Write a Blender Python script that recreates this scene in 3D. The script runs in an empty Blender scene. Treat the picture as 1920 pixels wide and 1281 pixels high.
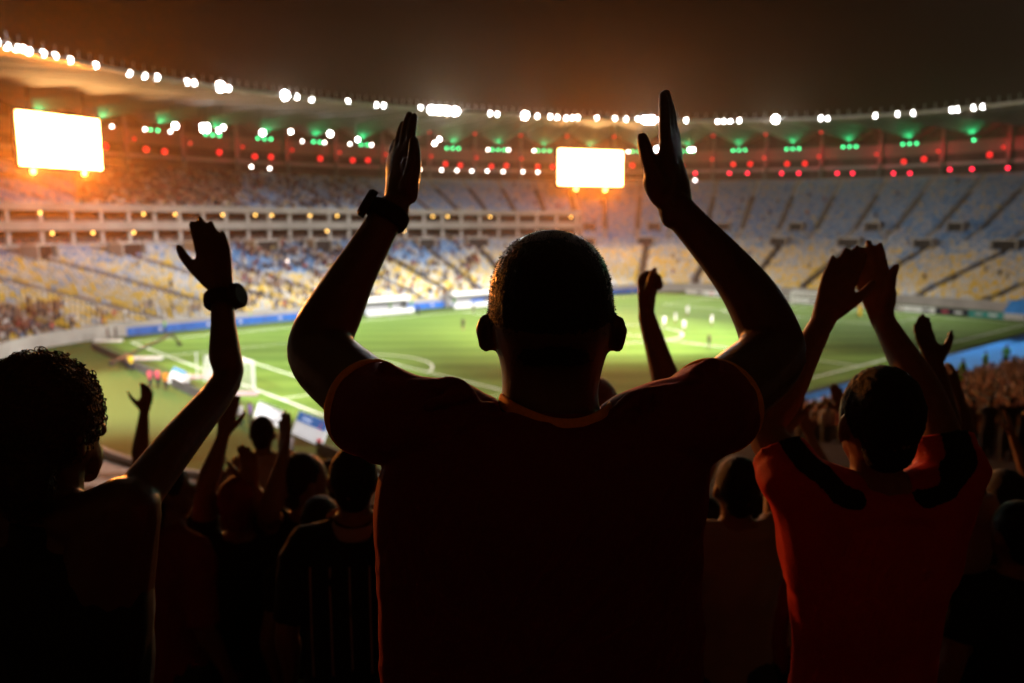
import bpy, bmesh, math, random
import numpy as np
from mathutils import Vector, Matrix, noise

random.seed(7)
SC = bpy.context.scene
COL = SC.collection
V = Vector

# ------------------------------------------------------------------ camera, world, exposure
CAM = V((-27.94, -37.29, 14.65)); YAW = 0.85583; PIT = -0.14787; FPX = 1474.5
FW = V((math.cos(YAW) * math.cos(PIT), math.sin(YAW) * math.cos(PIT), math.sin(PIT)))
RT = V((math.sin(YAW), -math.cos(YAW), 0)); UP = RT.cross(FW)
cd = bpy.data.cameras.new('camera'); cam = bpy.data.objects.new('camera', cd); COL.objects.link(cam)
cam.location = CAM
cam.rotation_euler = Matrix((RT, UP, -FW)).transposed().to_euler()
cd.sensor_width = 36; cd.lens = FPX / 1920 * 36; cd.clip_start = 0.05; cd.clip_end = 3000
cd.dof.use_dof = True; cd.dof.focus_distance = 1.02; cd.dof.aperture_fstop = 3.7
SC.camera = cam
world = bpy.data.worlds.new('World'); SC.world = world; world.use_nodes = True
bg = world.node_tree.nodes['Background']
bg.inputs[0].default_value = (0.0055, 0.0024, 0.0012, 1); bg.inputs[1].default_value = 0.3
SC.view_settings.view_transform = 'Standard'; SC.view_settings.look = 'None'
SC.view_settings.exposure = 0; SC.view_settings.gamma = 1
cy = SC.cycles
cy.use_denoising = True; cy.max_bounces = 4; cy.diffuse_bounces = 2; cy.glossy_bounces = 2; cy.volume_bounces = 0
cy.transmission_bounces = 2; cy.transparent_max_bounces = 8; cy.sample_clamp_indirect = 3; cy.use_light_tree = True
cy.caustics_reflective = False; cy.caustics_refractive = False
FLOOD_W = 40000; AMBER_W = 145000

def P(px, py, d):
    """a point of the place: the sight line through (px, py) at distance d along the camera's axis"""
    return CAM + d * (FW + RT * ((px - 960) / FPX) - UP * ((py - 640.5) / FPX))
def proj(p):
    v = V(p) - CAM; z = v.dot(FW)
    return 960 + FPX * v.dot(RT) / z, 640.5 - FPX * v.dot(UP) / z, z
def azim(px):
    d = FW + RT * ((px - 960) / FPX); return V((d.x, d.y)).normalized()

# ------------------------------------------------------------------ materials
MATS = {}
def mat(name, col, rough=0.7, emit=None, strength=0, noise_amt=0, scale=5, bump=0, sheen=0, sample=None, spec=0.3, attr=None, metal=0):
    m = bpy.data.materials.new(name); m.use_nodes = True; nt = m.node_tree; b = nt.nodes['Principled BSDF']
    b.inputs['Base Color'].default_value = (*col, 1); b.inputs['Roughness'].default_value = rough
    b.inputs['Specular IOR Level'].default_value = spec; b.inputs['Metallic'].default_value = metal
    if sheen:
        b.inputs['Sheen Weight'].default_value = sheen; b.inputs['Sheen Tint'].default_value = (*[min(1, 2.2 * c) for c in col], 1)
    if attr:
        a = nt.nodes.new('ShaderNodeAttribute'); a.attribute_name = attr
        nt.links.new(a.outputs['Color'], b.inputs['Base Color'])
    if noise_amt or bump:
        tc = nt.nodes.new('ShaderNodeTexCoord'); n = nt.nodes.new('ShaderNodeTexNoise')
        n.inputs['Scale'].default_value = scale; n.inputs['Detail'].default_value = 6
        nt.links.new(tc.outputs['Object'], n.inputs['Vector'])
        if noise_amt:
            r = nt.nodes.new('ShaderNodeMapRange'); r.inputs['To Min'].default_value = 1 - noise_amt; r.inputs['To Max'].default_value = 1 + noise_amt
            r.inputs['From Min'].default_value = 0.25; r.inputs['From Max'].default_value = 0.75
            x = nt.nodes.new('ShaderNodeVectorMath'); x.operation = 'SCALE'
            if attr: nt.links.new(a.outputs['Color'], x.inputs[0])
            else: x.inputs[0].default_value = col
            nt.links.new(n.outputs['Fac'], r.inputs['Value']); nt.links.new(r.outputs[0], x.inputs['Scale'])
            nt.links.new(x.outputs[0], b.inputs['Base Color'])
        if bump:
            bp = nt.nodes.new('ShaderNodeBump'); bp.inputs['Strength'].default_value = bump; bp.inputs['Distance'].default_value = 0.01
            nt.links.new(n.outputs['Fac'], bp.inputs['Height']); nt.links.new(bp.outputs[0], b.inputs['Normal'])
    if emit:
        b.inputs['Emission Color'].default_value = (*emit, 1); b.inputs['Emission Strength'].default_value = strength
        m.cycles.emission_sampling = sample or 'NONE'
    MATS[name] = m
    return m

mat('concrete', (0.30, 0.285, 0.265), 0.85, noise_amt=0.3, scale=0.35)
mat('pale_concrete', (0.33, 0.31, 0.28), 0.85, noise_amt=0.2, scale=0.3)
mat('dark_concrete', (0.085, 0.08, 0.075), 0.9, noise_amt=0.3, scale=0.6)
mat('aisle', (0.06, 0.055, 0.05), 0.9); mat('shaded_step', (0.022, 0.021, 0.02), 0.9, noise_amt=0.3, scale=2)  # near terrace steps: concrete darkened in colour to cut bounced light
mat('seatmix', (0.5, 0.5, 0.5), 0.5, attr='col')
mat('seat_yellow', (0.72, 0.50, 0.07), 0.5); mat('seat_white', (0.62, 0.62, 0.58), 0.5); mat('seat_blue', (0.12, 0.30, 0.58), 0.5)
mat('crowdmix', (0.3, 0.2, 0.2), 0.8, attr='col')
mat('blue_board', (0.015, 0.12, 0.46), 0.6, noise_amt=0.25, scale=0.5)
mat('tarp', (0.025, 0.22, 0.62), 0.55, noise_amt=0.15, scale=0.6, bump=0.3)
mat('white', (0.72, 0.72, 0.70), 0.5); mat('offwhite', (0.55, 0.52, 0.48), 0.6)
mat('black', (0.012, 0.012, 0.012), 0.6); mat('darkmetal', (0.022, 0.022, 0.025), 0.6)
mat('grey_metal', (0.38, 0.38, 0.38), 0.5); mat('membrane', (0.18, 0.185, 0.185), 0.8, noise_amt=0.12, scale=0.4)
mat('louvre', (0.22, 0.19, 0.17), 0.7)
mat('line', (0.78, 0.80, 0.72), 0.8)
mat('skin_dark', (0.10, 0.045, 0.024), 0.40, noise_amt=0.12, scale=60, bump=0.10, spec=0.35)
mat('skin_mid', (0.21, 0.098, 0.055), 0.5, noise_amt=0.12, scale=60, bump=0.08, spec=0.3)
mat('skin_fair', (0.36, 0.19, 0.125), 0.5, noise_amt=0.1, scale=60, spec=0.3)
mat('hair_black', (0.010, 0.007, 0.006), 0.65, bump=0.5, scale=300)
mat('hair_brown', (0.045, 0.022, 0.012), 0.6, bump=0.5, scale=200)
mat('maroon', (0.15, 0.008, 0.011), 0.75, noise_amt=0.15, scale=220, bump=0.12, sheen=0.6)
mat('orange_trim', (0.85, 0.30, 0.035), 0.75, noise_amt=0.1, scale=200)
mat('red_cloth', (0.46, 0.020, 0.008), 0.7, noise_amt=0.12, scale=200, bump=0.1, sheen=0.4)
mat('dark_red_cloth', (0.20, 0.012, 0.018), 0.75, noise_amt=0.12, scale=200)
mat('black_cloth', (0.008, 0.008, 0.009), 0.85); mat('grey_cloth', (0.30, 0.25, 0.25), 0.8, noise_amt=0.1, scale=150)
mat('pink_cloth', (0.38, 0.26, 0.27), 0.8); mat('white_cloth', (0.66, 0.64, 0.62), 0.8); mat('denim', (0.03, 0.045, 0.09), 0.85)
mat('vest', (0.22, 0.80, 0.06), 0.6); mat('navy_cloth', (0.012, 0.015, 0.035), 0.8); mat('brown_cloth', (0.16, 0.085, 0.055), 0.8)
mat('purple_cloth', (0.22, 0.09, 0.42), 0.8); mat('orange_cloth', (0.85, 0.26, 0.02), 0.7); mat('pinkred_cloth', (0.75, 0.10, 0.14), 0.7)
mat('teal_cloth', (0.04, 0.30, 0.26), 0.8); mat('yellow_cloth', (0.75, 0.5, 0.03), 0.7)
mat('led_white', (0.7, 0.7, 0.7), 0.5, (0.95, 0.97, 1.0), 0.55); mat('led_blue', (0.05, 0.2, 0.5), 0.5, (0.03, 0.16, 0.5), 0.6); mat('led_red', (0.6, 0.1, 0.1), 0.5, (0.8, 0.08, 0.1), 0.6)
mat('flood_lens', (0.9, 0.9, 0.9), 0.3, (1.0, 0.96, 0.95), 30)
mat('flood_big', (0.9, 0.9, 0.9), 0.3, (1.0, 0.96, 1.0), 70)
mat('white_lens', (0.9, 0.9, 0.9), 0.3, (1.0, 0.90, 0.84), 14)
mat('dim_lens', (0.9, 0.8, 0.8), 0.3, (1.0, 0.80, 0.70), 3.2)
mat('amber_lens', (0.9, 0.8, 0.5), 0.3, (1.0, 0.55, 0.10), 7)
mat('green_lens', (0.2, 0.9, 0.4), 0.3, (0.05, 1.0, 0.32), 6)
mat('red_lens', (0.9, 0.1, 0.1), 0.3, (1.0, 0.015, 0.05), 7)
mat('red_patch', (0.5, 0.02, 0.02), 0.3, (1.0, 0.02, 0.02), 2.0)
mat('screen', (0.1, 0.1, 0.1), 0.3, (1.0, 0.50, 0.16), 32, sample='FRONT')
mat('screen_near', (0.1, 0.1, 0.1), 0.3, (1.0, 0.50, 0.16), 30, sample='FRONT')

nt_ = MATS['screen_near'].node_tree; n_ = nt_.nodes.new('ShaderNodeTexNoise'); n_.inputs['Scale'].default_value = 1.1; n_.inputs['Detail'].default_value = 3
r_ = nt_.nodes.new('ShaderNodeMapRange'); r_.inputs['From Min'].default_value = 0.30; r_.inputs['From Max'].default_value = 0.42; r_.inputs['To Min'].default_value = 6; r_.inputs['To Max'].default_value = 34
t_ = nt_.nodes.new('ShaderNodeTexCoord'); nt_.links.new(t_.outputs['Object'], n_.inputs['Vector']); nt_.links.new(n_.outputs['Fac'], r_.inputs['Value'])
nt_.links.new(r_.outputs[0], nt_.nodes['Principled BSDF'].inputs['Emission Strength'])

# ------------------------------------------------------------------ helpers
def link(name, data, parent=None):
    o = bpy.data.objects.new(name, data); COL.objects.link(o)
    if parent: o.parent = parent; o.matrix_parent_inverse = Matrix.Identity(4)
    return o
def tag(o, label=None, cat=None, group=None, kind=None):
    if label: o['label'] = label
    if cat: o['category'] = cat
    if group: o['group'] = group
    if kind: o['kind'] = kind
    return o
def empty(name, loc, label=None, cat=None, group=None, rz=0):
    o = bpy.data.objects.new(name, None); COL.objects.link(o); o.location = loc; o.rotation_euler.z = rz; o.empty_display_size = 0.2
    return tag(o, label, cat, group)
def mesh_obj(name, verts, faces, m, parent=None, smooth=False):
    me = bpy.data.meshes.new(name); me.from_pydata([tuple(v) for v in verts], [], faces); me.update()
    if smooth: me.shade_smooth()
    me.materials.append(MATS[m] if isinstance(m, str) else m)
    return link(name, me, parent)
def bm_obj(name, bm, m, parent=None, smooth=False):
    me = bpy.data.meshes.new(name); bmesh.ops.recalc_face_normals(bm, faces=bm.faces); bm.to_mesh(me); bm.free()
    if smooth: me.shade_smooth()
    me.materials.append(MATS[m]); return link(name, me, parent)
def box(bm, c, size, rz=0, M=None):
    r = bmesh.ops.create_cube(bm, size=1)
    T = Matrix.Translation(c) @ Matrix.Rotation(rz, 4, 'Z') @ Matrix.Diagonal((*size, 1))
    bmesh.ops.transform(bm, matrix=(M @ T) if M else T, verts=r['verts'])
def beam(bm, a, b, w, h=None):
    a = V(a); b = V(b); d = b - a; h = h or w
    q = d.to_track_quat('Z', 'X').to_matrix().to_4x4()
    r = bmesh.ops.create_cube(bm, size=1)
    bmesh.ops.transform(bm, matrix=Matrix.Translation((a + b) / 2) @ q @ Matrix.Diagonal((w, h, d.length, 1)), verts=r['verts'])
def ellipsoid(bm, c, rad, seg=12, rings=8, axes=None):
    r = bmesh.ops.create_uvsphere(bm, u_segments=seg, v_segments=rings, radius=1)
    A = Matrix((axes[0], axes[1], axes[2])).transposed().to_4x4() if axes else Matrix.Identity(4)
    bmesh.ops.transform(bm, matrix=Matrix.Translation(c) @ A @ Matrix.Diagonal((*rad, 1)), verts=r['verts'])
def rings_mesh(bm, rings, close=True):
    vs = [[bm.verts.new(p) for p in r] for r in rings]
    n = len(vs[0])
    for a, b in zip(vs, vs[1:]):
        for i in range(n):
            bm.faces.new((a[i], a[(i + 1) % n], b[(i + 1) % n], b[i]))
    if close:
        bm.faces.new(list(reversed(vs[0]))); bm.faces.new(vs[-1])
def tube(bm, pts, rad, ref=None, seg=16, sub=4, cap=True):
    """a tapering limb along a smooth path; each radius is a number or (along ref, across)"""
    pts = [V(p) for p in pts]; rr = [r if isinstance(r, (tuple, list)) else (r, r) for r in rad]
    n = len(pts); Q = []; RR = []
    for i in range(n - 1):
        p0 = pts[max(i - 1, 0)]; p1 = pts[i]; p2 = pts[i + 1]; p3 = pts[min(i + 2, n - 1)]
        r0 = rr[max(i - 1, 0)]; r1 = rr[i]; r2 = rr[i + 1]; r3 = rr[min(i + 2, n - 1)]
        for k in range(sub):
            t = k / sub
            f = lambda a, b, c, d: 0.5 * (2 * b + (c - a) * t + (2 * a - 5 * b + 4 * c - d) * t * t + (3 * b - a - 3 * c + d) * t ** 3)
            Q.append(V([f(p0[j], p1[j], p2[j], p3[j]) for j in range(3)]))
            RR.append(tuple(max(1e-4, f(r0[j], r1[j], r2[j], r3[j])) for j in range(2)))
    Q.append(pts[-1]); RR.append(rr[-1])
    T = [(Q[min(i + 1, len(Q) - 1)] - Q[max(i - 1, 0)]).normalized() for i in range(len(Q))]
    a = V(ref) if ref is not None else (V((0, 0, 1)) if abs(T[0].z) < 0.8 else V((1, 0, 0)))
    rings = []
    def ring(c, t, ra, rb, s=1):
        nonlocal a
        a2 = a - t * a.dot(t)
        if a2.length < 1e-5: a2 = t.orthogonal()
        a2.normalize(); b = t.cross(a2)
        if ref is None: a = a2
        return [c + a2 * (ra * s * math.cos(2 * math.pi * k / seg)) + b * (rb * s * math.sin(2 * math.pi * k / seg)) for k in range(seg)]
    if cap:
        for g in (0.15, 0.45, 0.75):
            h = (RR[0][0] + RR[0][1]) / 2
            rings.append(ring(Q[0] - T[0] * h * math.sqrt(1 - g * g) * 0.9, T[0], *RR[0], g))
    for q, t, r in zip(Q, T, RR): rings.append(ring(q, t, *r))
    if cap:
        for g in (0.75, 0.45, 0.15):
            h = (RR[-1][0] + RR[-1][1]) / 2
            rings.append(ring(Q[-1] + T[-1] * h * math.sqrt(1 - g * g) * 0.9, T[-1], *RR[-1], g))
    rings_mesh(bm, rings)
def stack(bm, rows, seg=28):
    """a body built of level slices seen from here: (py, left px, right px, depth, half thickness in m)"""
    n = len(rows); R = []
    for i in range(n - 1):
        for k in range(4):
            t = k / 4; q = []
            for j in range(5):
                a, b, c, d = rows[max(i - 1, 0)][j], rows[i][j], rows[i + 1][j], rows[min(i + 2, n - 1)][j]
                q.append(0.5 * (2 * b + (c - a) * t + (2 * a - 5 * b + 4 * c - d) * t * t + (3 * b - a - 3 * c + d) * t ** 3))
            R.append(q)
    R.append(rows[-1])
    rings_mesh(bm, [[P((x0 + x1) / 2 + (x1 - x0) / 2 * math.cos(2 * math.pi * k / seg), y, d + dr * math.sin(2 * math.pi * k / seg)) for k in range(seg)]
                    for (y, x0, x1, d, dr) in R])
TMP = bpy.data.scenes.new('workbench')      # an empty side scene in which limbs are grown together; removed at the end
def remesh(name, bm, m, vox, parent=None, smooth=4, fold=None, ratio=None):
    me = bpy.data.meshes.new('raw'); bmesh.ops.recalc_face_normals(bm, faces=bm.faces); bm.to_mesh(me); bm.free()
    o = bpy.data.objects.new('raw', me); TMP.collection.objects.link(o)
    r = o.modifiers.new('r', 'REMESH'); r.mode = 'VOXEL'; r.voxel_size = vox; r.use_smooth_shade = True
    if smooth:
        s = o.modifiers.new('s', 'SMOOTH'); s.factor = 0.5; s.iterations = smooth
    if ratio:
        d = o.modifiers.new('d', 'DECIMATE'); d.ratio = ratio
    TMP.view_layers[0].update(); dg = TMP.view_layers[0].depsgraph
    out = bpy.data.meshes.new_from_object(o.evaluated_get(dg)); out.name = name
    bpy.data.objects.remove(o); bpy.data.meshes.remove(me)
    if fold:
        nv = len(out.vertices); co = np.empty(nv * 3); out.vertices.foreach_get('co', co); co = co.reshape(-1, 3)
        no = np.empty(nv * 3); out.vertices.foreach_get('normal', no); no = no.reshape(-1, 3)
        for i in range(nv): co[i] += no[i] * fold(V(co[i]))
        out.vertices.foreach_set('co', co.ravel()); out.update()
    out.shade_smooth(); out.materials.clear(); out.materials.append(MATS[m])
    return link(name, out, parent)
def localise(root):
    """parts were made in world coordinates: bring them under their thing's base"""
    T = Matrix.Translation(-root.location)
    done = set()
    for ch in root.children_recursive:
        if ch.type == 'MESH' and ch.data.name not in done:
            done.add(ch.data.name); ch.data.transform(T)

_O = 'zeroth first second third fourth fifth sixth seventh eighth ninth tenth eleventh twelfth thirteenth fourteenth fifteenth sixteenth seventeenth eighteenth nineteenth'.split()
_T = {2: 'twent', 3: 'thirt', 4: 'fort', 5: 'fift', 6: 'sixt', 7: 'sevent', 8: 'eight', 9: 'ninet'}
def nth(n):
    if n < 20: return _O[n]
    t, u = divmod(n, 10); return _T[t] + ('ieth' if u == 0 else 'y-' + _O[u])
COUNT = {}
def count(key): COUNT[key] = COUNT.get(key, 0) + 1; return nth(COUNT[key])

# ------------------------------------------------------------------ plan of the stadium
CEN = V((52.5, 34)); 
def super_r(phi, a, b, n):
    c, s = abs(math.cos(phi)), abs(math.sin(phi)); return ((c / a) ** n + (s / b) ** n) ** (-1 / n)
def R0(phi): return super_r(phi, 70, 43, 4.5)
def R1(phi): return super_r(phi, 146, 126, 2)
def ring(phi, r, z=0):
    R = R0(phi) + (R1(phi) - R0(phi)) * r / 65
    return V((CEN.x + R * math.cos(phi), CEN.y + R * math.sin(phi), z))
def to_ring(x, y):
    dx, dy = x - CEN.x, y - CEN.y; phi = math.atan2(dy, dx) % (2 * math.pi)
    return phi, (math.hypot(dx, dy) - R0(phi)) / (R1(phi) - R0(phi)) * 65
PHC, RC = to_ring(CAM.x, CAM.y)
KM = (R1(PHC) - R0(PHC)) / 65
PROF = [(0, 1.2), (RC - 6.7 / KM, 10.95), (RC - 3.3 / KM, 11.95), (RC - 1.0 / KM, 12.9), (RC, 13.3), (65, 26.6)]
def zprof(r): return float(np.interp(r, [p[0] for p in PROF], [p[1] for p in PROF]))
STEP = 0.8
def zstep(r): return zprof((math.floor(r / STEP) + 0.5) * STEP)
def in_ell(px, a, b):
    """how far along the sight line's plan direction the ellipse a x b about the centre is left"""
    d = azim(px); o = V((CAM.x, CAM.y)) - CEN
    A = (d.x / a) ** 2 + (d.y / b) ** 2; B = 2 * (o.x * d.x / a ** 2 + o.y * d.y / b ** 2); C = (o.x / a) ** 2 + (o.y / b) ** 2 - 1
    t = (-B + math.sqrt(B * B - 4 * A * C)) / (2 * A); return V((CAM.x, CAM.y)) + d * t
def at_ring(px, r):
    """plan point where the sight direction meets the ring line r on the far side"""
    d = azim(px); o = V((CAM.x, CAM.y)); lo, hi = 30.0, 420.0
    f = lambda t: to_ring(*(o + d * t))[1] - r
    lo = 70.0
    for _ in range(50):
        m = (lo + hi) / 2
        if f(m) < 0: lo = m
        else: hi = m
    p = o + d * hi; return p
def z_at(p, py):
    """height of the sight row py above plan point p"""
    v = V((p.x - CAM.x, p.y - CAM.y, 0)); A = v.dot(V((FW.x, FW.y, 0))); t = -(py - 640.5) / FPX
    # (v.UP + dz*UP.z) = t*(A + dz*FW.z)
    vu = v.dot(V((UP.x, UP.y, 0))); dz = (t * A - vu) / (UP.z - t * FW.z); return CAM.z + dz
BOX0, BOX1 = math.radians(47), math.radians(205)

# ------------------------------------------------------------------ ground, pitch
def grass(name, a, b, stripes):
    m = bpy.data.materials.new(name); m.use_nodes = True; nt = m.node_tree; N = nt.nodes.new; L = nt.links.new
    bs = nt.nodes['Principled BSDF']; bs.inputs['Roughness'].default_value = 0.85; bs.inputs['Specular IOR Level'].default_value = 0.15
    g = N('ShaderNodeTexCoord'); mp = N('ShaderNodeMapping'); mp.inputs['Rotation'].default_value = (0, 0, math.radians(-52))
    L(g.outputs['Object'], mp.inputs['Vector'])
    n1 = N('ShaderNodeTexNoise'); n1.inputs['Scale'].default_value = 0.09; n1.inputs['Detail'].default_value = 4; L(g.outputs['Object'], n1.inputs['Vector'])
    n2 = N('ShaderNodeTexNoise'); n2.inputs['Scale'].default_value = 1.6; n2.inputs['Detail'].default_value = 8; L(g.outputs['Object'], n2.inputs['Vector'])
    w = N('ShaderNodeTexWave'); w.inputs['Scale'].default_value = 0.055; w.inputs['Distortion'].default_value = 1.6; w.inputs['Detail'].default_value = 2; w.inputs['Detail Scale'].default_value = 0.6
    L(mp.outputs[0], w.inputs['Vector'])
    ramp = N('ShaderNodeValToRGB'); ramp.color_ramp.elements[0].position = 0.3; ramp.color_ramp.elements[1].position = 0.7
    ramp.color_ramp.elements[0].color = (*a, 1); ramp.color_ramp.elements[1].color = (*b, 1)
    ma = N('ShaderNodeMath'); ma.operation = 'MULTIPLY_ADD'; L(w.outputs['Fac'], ma.inputs[0]); ma.inputs[1].default_value = stripes
    mb = N('ShaderNodeMath'); mb.operation = 'MULTIPLY_ADD'; L(n1.outputs['Fac'], mb.inputs[0]); mb.inputs[1].default_value = 0.6
    mc = N('ShaderNodeMath'); mc.operation = 'MULTIPLY'; L(n2.outputs['Fac'], mc.inputs[0]); mc.inputs[1].default_value = 1 - 0.6 - stripes * 0.8
    L(mc.outputs[0], mb.inputs[2]); L(mb.outputs[0], ma.inputs[2]); L(ma.outputs[0], ramp.inputs[0]); L(ramp.outputs[0], bs.inputs['Base Color'])
    MATS[name] = m
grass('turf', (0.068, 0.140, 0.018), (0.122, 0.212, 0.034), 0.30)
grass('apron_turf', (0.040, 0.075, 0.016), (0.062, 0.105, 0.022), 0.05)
tag(mesh_obj('ground', [(-600, -600, -0.02), (700, -600, -0.02), (700, 700, -0.02), (-600, 700, -0.02)], [(0, 1, 2, 3)], 'dark_concrete'), kind='structure')
N_ = 120
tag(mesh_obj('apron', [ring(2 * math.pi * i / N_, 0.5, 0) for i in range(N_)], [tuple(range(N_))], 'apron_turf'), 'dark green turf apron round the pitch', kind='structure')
pitch = tag(mesh_obj('pitch', [(-2.5, -2.5, 0.01), (107.5, -2.5, 0.01), (107.5, 70.5, 0.01), (-2.5, 70.5, 0.01)], [(0, 1, 2, 3)], 'turf'), kind='structure')
def strip(name, pts, w=0.14, z=0.02, closed=False):
    vs = []; fs = []; n = len(pts)
    for i, p in enumerate(pts):
        a = V(pts[(i - 1) % n] if closed or i else pts[0]); b = V(pts[(i + 1) % n] if closed or i < n - 1 else pts[-1])
        d = (b - a).normalized(); nn = V((-d.y, d.x)) * w / 2
        vs += [(p[0] + nn.x, p[1] + nn.y, z), (p[0] - nn.x, p[1] - nn.y, z)]
    for i in range(n if closed else n - 1):
        j = (i + 1) % n; fs.append((2 * i, 2 * i + 1, 2 * j + 1, 2 * j))
    return mesh_obj(name, vs, fs, 'line', pitch)
W = 0.22
strip('goal_line', [(0, 0), (0, 68)], W); strip('goal_line', [(105, 0), (105, 68)], W)
strip('touch_line', [(W / 2, 0), (105 - W / 2, 0)], W); strip('touch_line', [(W / 2, 68), (105 - W / 2, 68)], W)
strip('halfway_line', [(52.5, W / 2), (52.5, 68 - W / 2)], W)
strip('centre_circle', [(52.5 + 9.15 * math.cos(a * math.pi / 32), 34 + 9.15 * math.sin(a * math.pi / 32)) for a in range(64)], W, 0.024, True)
for s, x0 in ((1, 0), (-1, 105)):
    strip('penalty_line', [(x0 + s * W / 2, 13.84), (x0 + s * 16.5, 13.84), (x0 + s * 16.5, 54.16), (x0 + s * W / 2, 54.16)], W)
    strip('goal_area_line', [(x0 + s * W / 2, 24.84), (x0 + s * 5.5, 24.84), (x0 + s * 5.5, 43.16), (x0 + s * W / 2, 43.16)], W)
    strip('penalty_arc', [(x0 + s * (11 + 9.15 * math.cos(a)), 34 + 9.15 * math.sin(a)) for a in np.linspace(-0.915, 0.915, 20)], W, 0.024)

# ------------------------------------------------------------------ seating bowl
bowl = empty('seating_bowl', (CEN.x, CEN.y, 0), 'concrete seating bowl curving round the pitch with steps and aisles', 'stand')
def band(rows_, phis, closed=False):
    """quads between ring lines: rows_ = [(r, z), ...]"""
    vs = []; fs = []; n = len(phis); k = len(rows_)
    for f in phis:
        for (r, z) in rows_:
            vs.append(ring(f, r(f) if callable(r) else r, z(f) if callable(z) else z))
    for i in range(n if closed else n - 1):
        j = (i + 1) % n
        for q in range(k - 1): fs.append((i * k + q, j * k + q, j * k + q + 1, i * k + q + 1))
    return vs, fs
def phr(a, b, st=1.5):
    n = max(2, int(abs(b - a) / math.radians(st)) + 1); return list(np.linspace(a, b, n))
T2 = 2 * math.pi
def steps(r0, r1, zf=zprof, rise=True):
    out = []; n = int(round((r1 - r0) / STEP))
    for i in range(n):
        a = r0 + i * STEP; z = zf(a + STEP / 2)
        out += [(a, z), (a + STEP - 0.001, z)]
    return out
def zup(r): return float(np.interp(r, [36, 65], [17.6, 26.6]))
vs, fs = band([(0, 0), (0, 1.75), (0.25, 1.75), (0.26, 1.0)], phr(0, T2), True); mesh_obj('front_wall', vs, fs, 'pale_concrete', bowl)
vs, fs = band(steps(0.3, 32.3), phr(math.radians(285) - T2, math.radians(205))); mesh_obj('lower_terrace', vs, fs, 'concrete', bowl)
vs, fs = band(steps(0.3, 32.3), phr(math.radians(205), math.radians(285))); mesh_obj('near_lower_terrace', vs, fs, 'shaded_step', bowl)
NS0, NS1 = math.radians(150), math.radians(285)
vs, fs = band(steps(32.3, 65), phr(NS1, BOX0 + T2)); mesh_obj('upper_terrace', vs, fs, 'concrete', bowl)
vs, fs = band(steps(32.3, 65), phr(BOX1, NS1)); mesh_obj('near_upper_terrace', vs, fs, 'shaded_step', bowl)
vs, fs = band(steps(36, 65, zup), phr(BOX0, BOX1)); mesh_obj('upper_terrace', vs, fs, 'concrete', bowl)
# walkway parapet between the tiers, far end
zw = zprof(32)
vs, fs = band([(32.35, zw - 0.6), (32.35, zw + 0.75), (32.6, zw + 0.75), (32.6, zw - 0.5)], phr(math.radians(-75), BOX0)); mesh_obj('walkway_parapet', vs, fs, 'pale_concrete', bowl)
# concourse at the top
vs, fs = band([(65, 25.6), (65, 27.6), (65.4, 27.6), (65.4, 26.4), (69, 26.4)], phr(0, T2), True); mesh_obj('concourse_floor', vs, fs, 'pale_concrete', bowl)
vs, fs = band([(69, 26.4), (69, 42)], phr(0, T2), True); mesh_obj('back_wall', vs, fs, 'dark_concrete', bowl)
vs, fs = band([(68, 33.2), (67.6, 33.2), (67.6, 36.6), (68.2, 36.6)], phr(0, T2), True); mesh_obj('louvre_band', vs, fs, 'louvre', bowl)
vs, fs = band([(68.4, 30.2), (67.9, 30.2), (67.9, 31.0), (68.4, 31.0)], phr(0, T2), True); mesh_obj('ceiling_beam', vs, fs, 'grey_metal', bowl)
# end walls of the box block
for ph in (BOX0,):
    pts = [(32.3, 10), (32.3, 18.4), (36, 18.4)] + [(r, zup(r) + 0.9) for r in np.linspace(37, 65, 6)] + [(65, 10)]
    A = [ring(ph, r, z) for r, z in pts]; B = [ring(ph - 0.004, r, z) for r, z in pts]; n = len(pts)
    mesh_obj('block_end_wall', A + B, [tuple(range(n)), tuple(range(2 * n - 1, n - 1, -1))] + [(i, (i + 1) % n, n + (i + 1) % n, n + i) for i in range(n)], 'pale_concrete', bowl)

# boxes: two open floors with pillars above the lower tier on the long side
boxes = empty('box_gallery', (CEN.x, CEN.y + 70, 10), 'two long open floors of boxes with pale parapets above the lower tier', 'gallery')
ph_ = phr(BOX0, BOX1)
def slab(name, z0, z1, r0, r1, m, par): 
    vs, fs = band([(r1, z0), (r0, z0), (r0, z1), (r1, z1)], ph_); return mesh_obj(name, vs, fs, m, par)
slab('parapet', 10.0, 11.6, 32.2, 33.0, 'pale_concrete', boxes)
slab('parapet', 13.7, 15.2, 32.0, 33.2, 'pale_concrete', boxes)
slab('parapet', 16.9, 18.1, 32.0, 36.1, 'pale_concrete', boxes)
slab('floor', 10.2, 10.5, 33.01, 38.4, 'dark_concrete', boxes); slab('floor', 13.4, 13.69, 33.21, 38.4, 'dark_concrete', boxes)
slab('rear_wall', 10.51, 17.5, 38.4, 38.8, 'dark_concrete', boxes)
for i, f in enumerate(np.arange(BOX0 + 0.01, BOX1, math.radians(3.1))):
    for (z0, z1) in ((10.5, 13.7), (13.69, 16.9)):
        bm = bmesh.new(); box(bm, ring(f, 33.6, (z0 + z1) / 2), (0.45, 0.55, z1 - z0), f); bm_obj('pillar', bm, 'offwhite', boxes)
localise(boxes)

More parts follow.
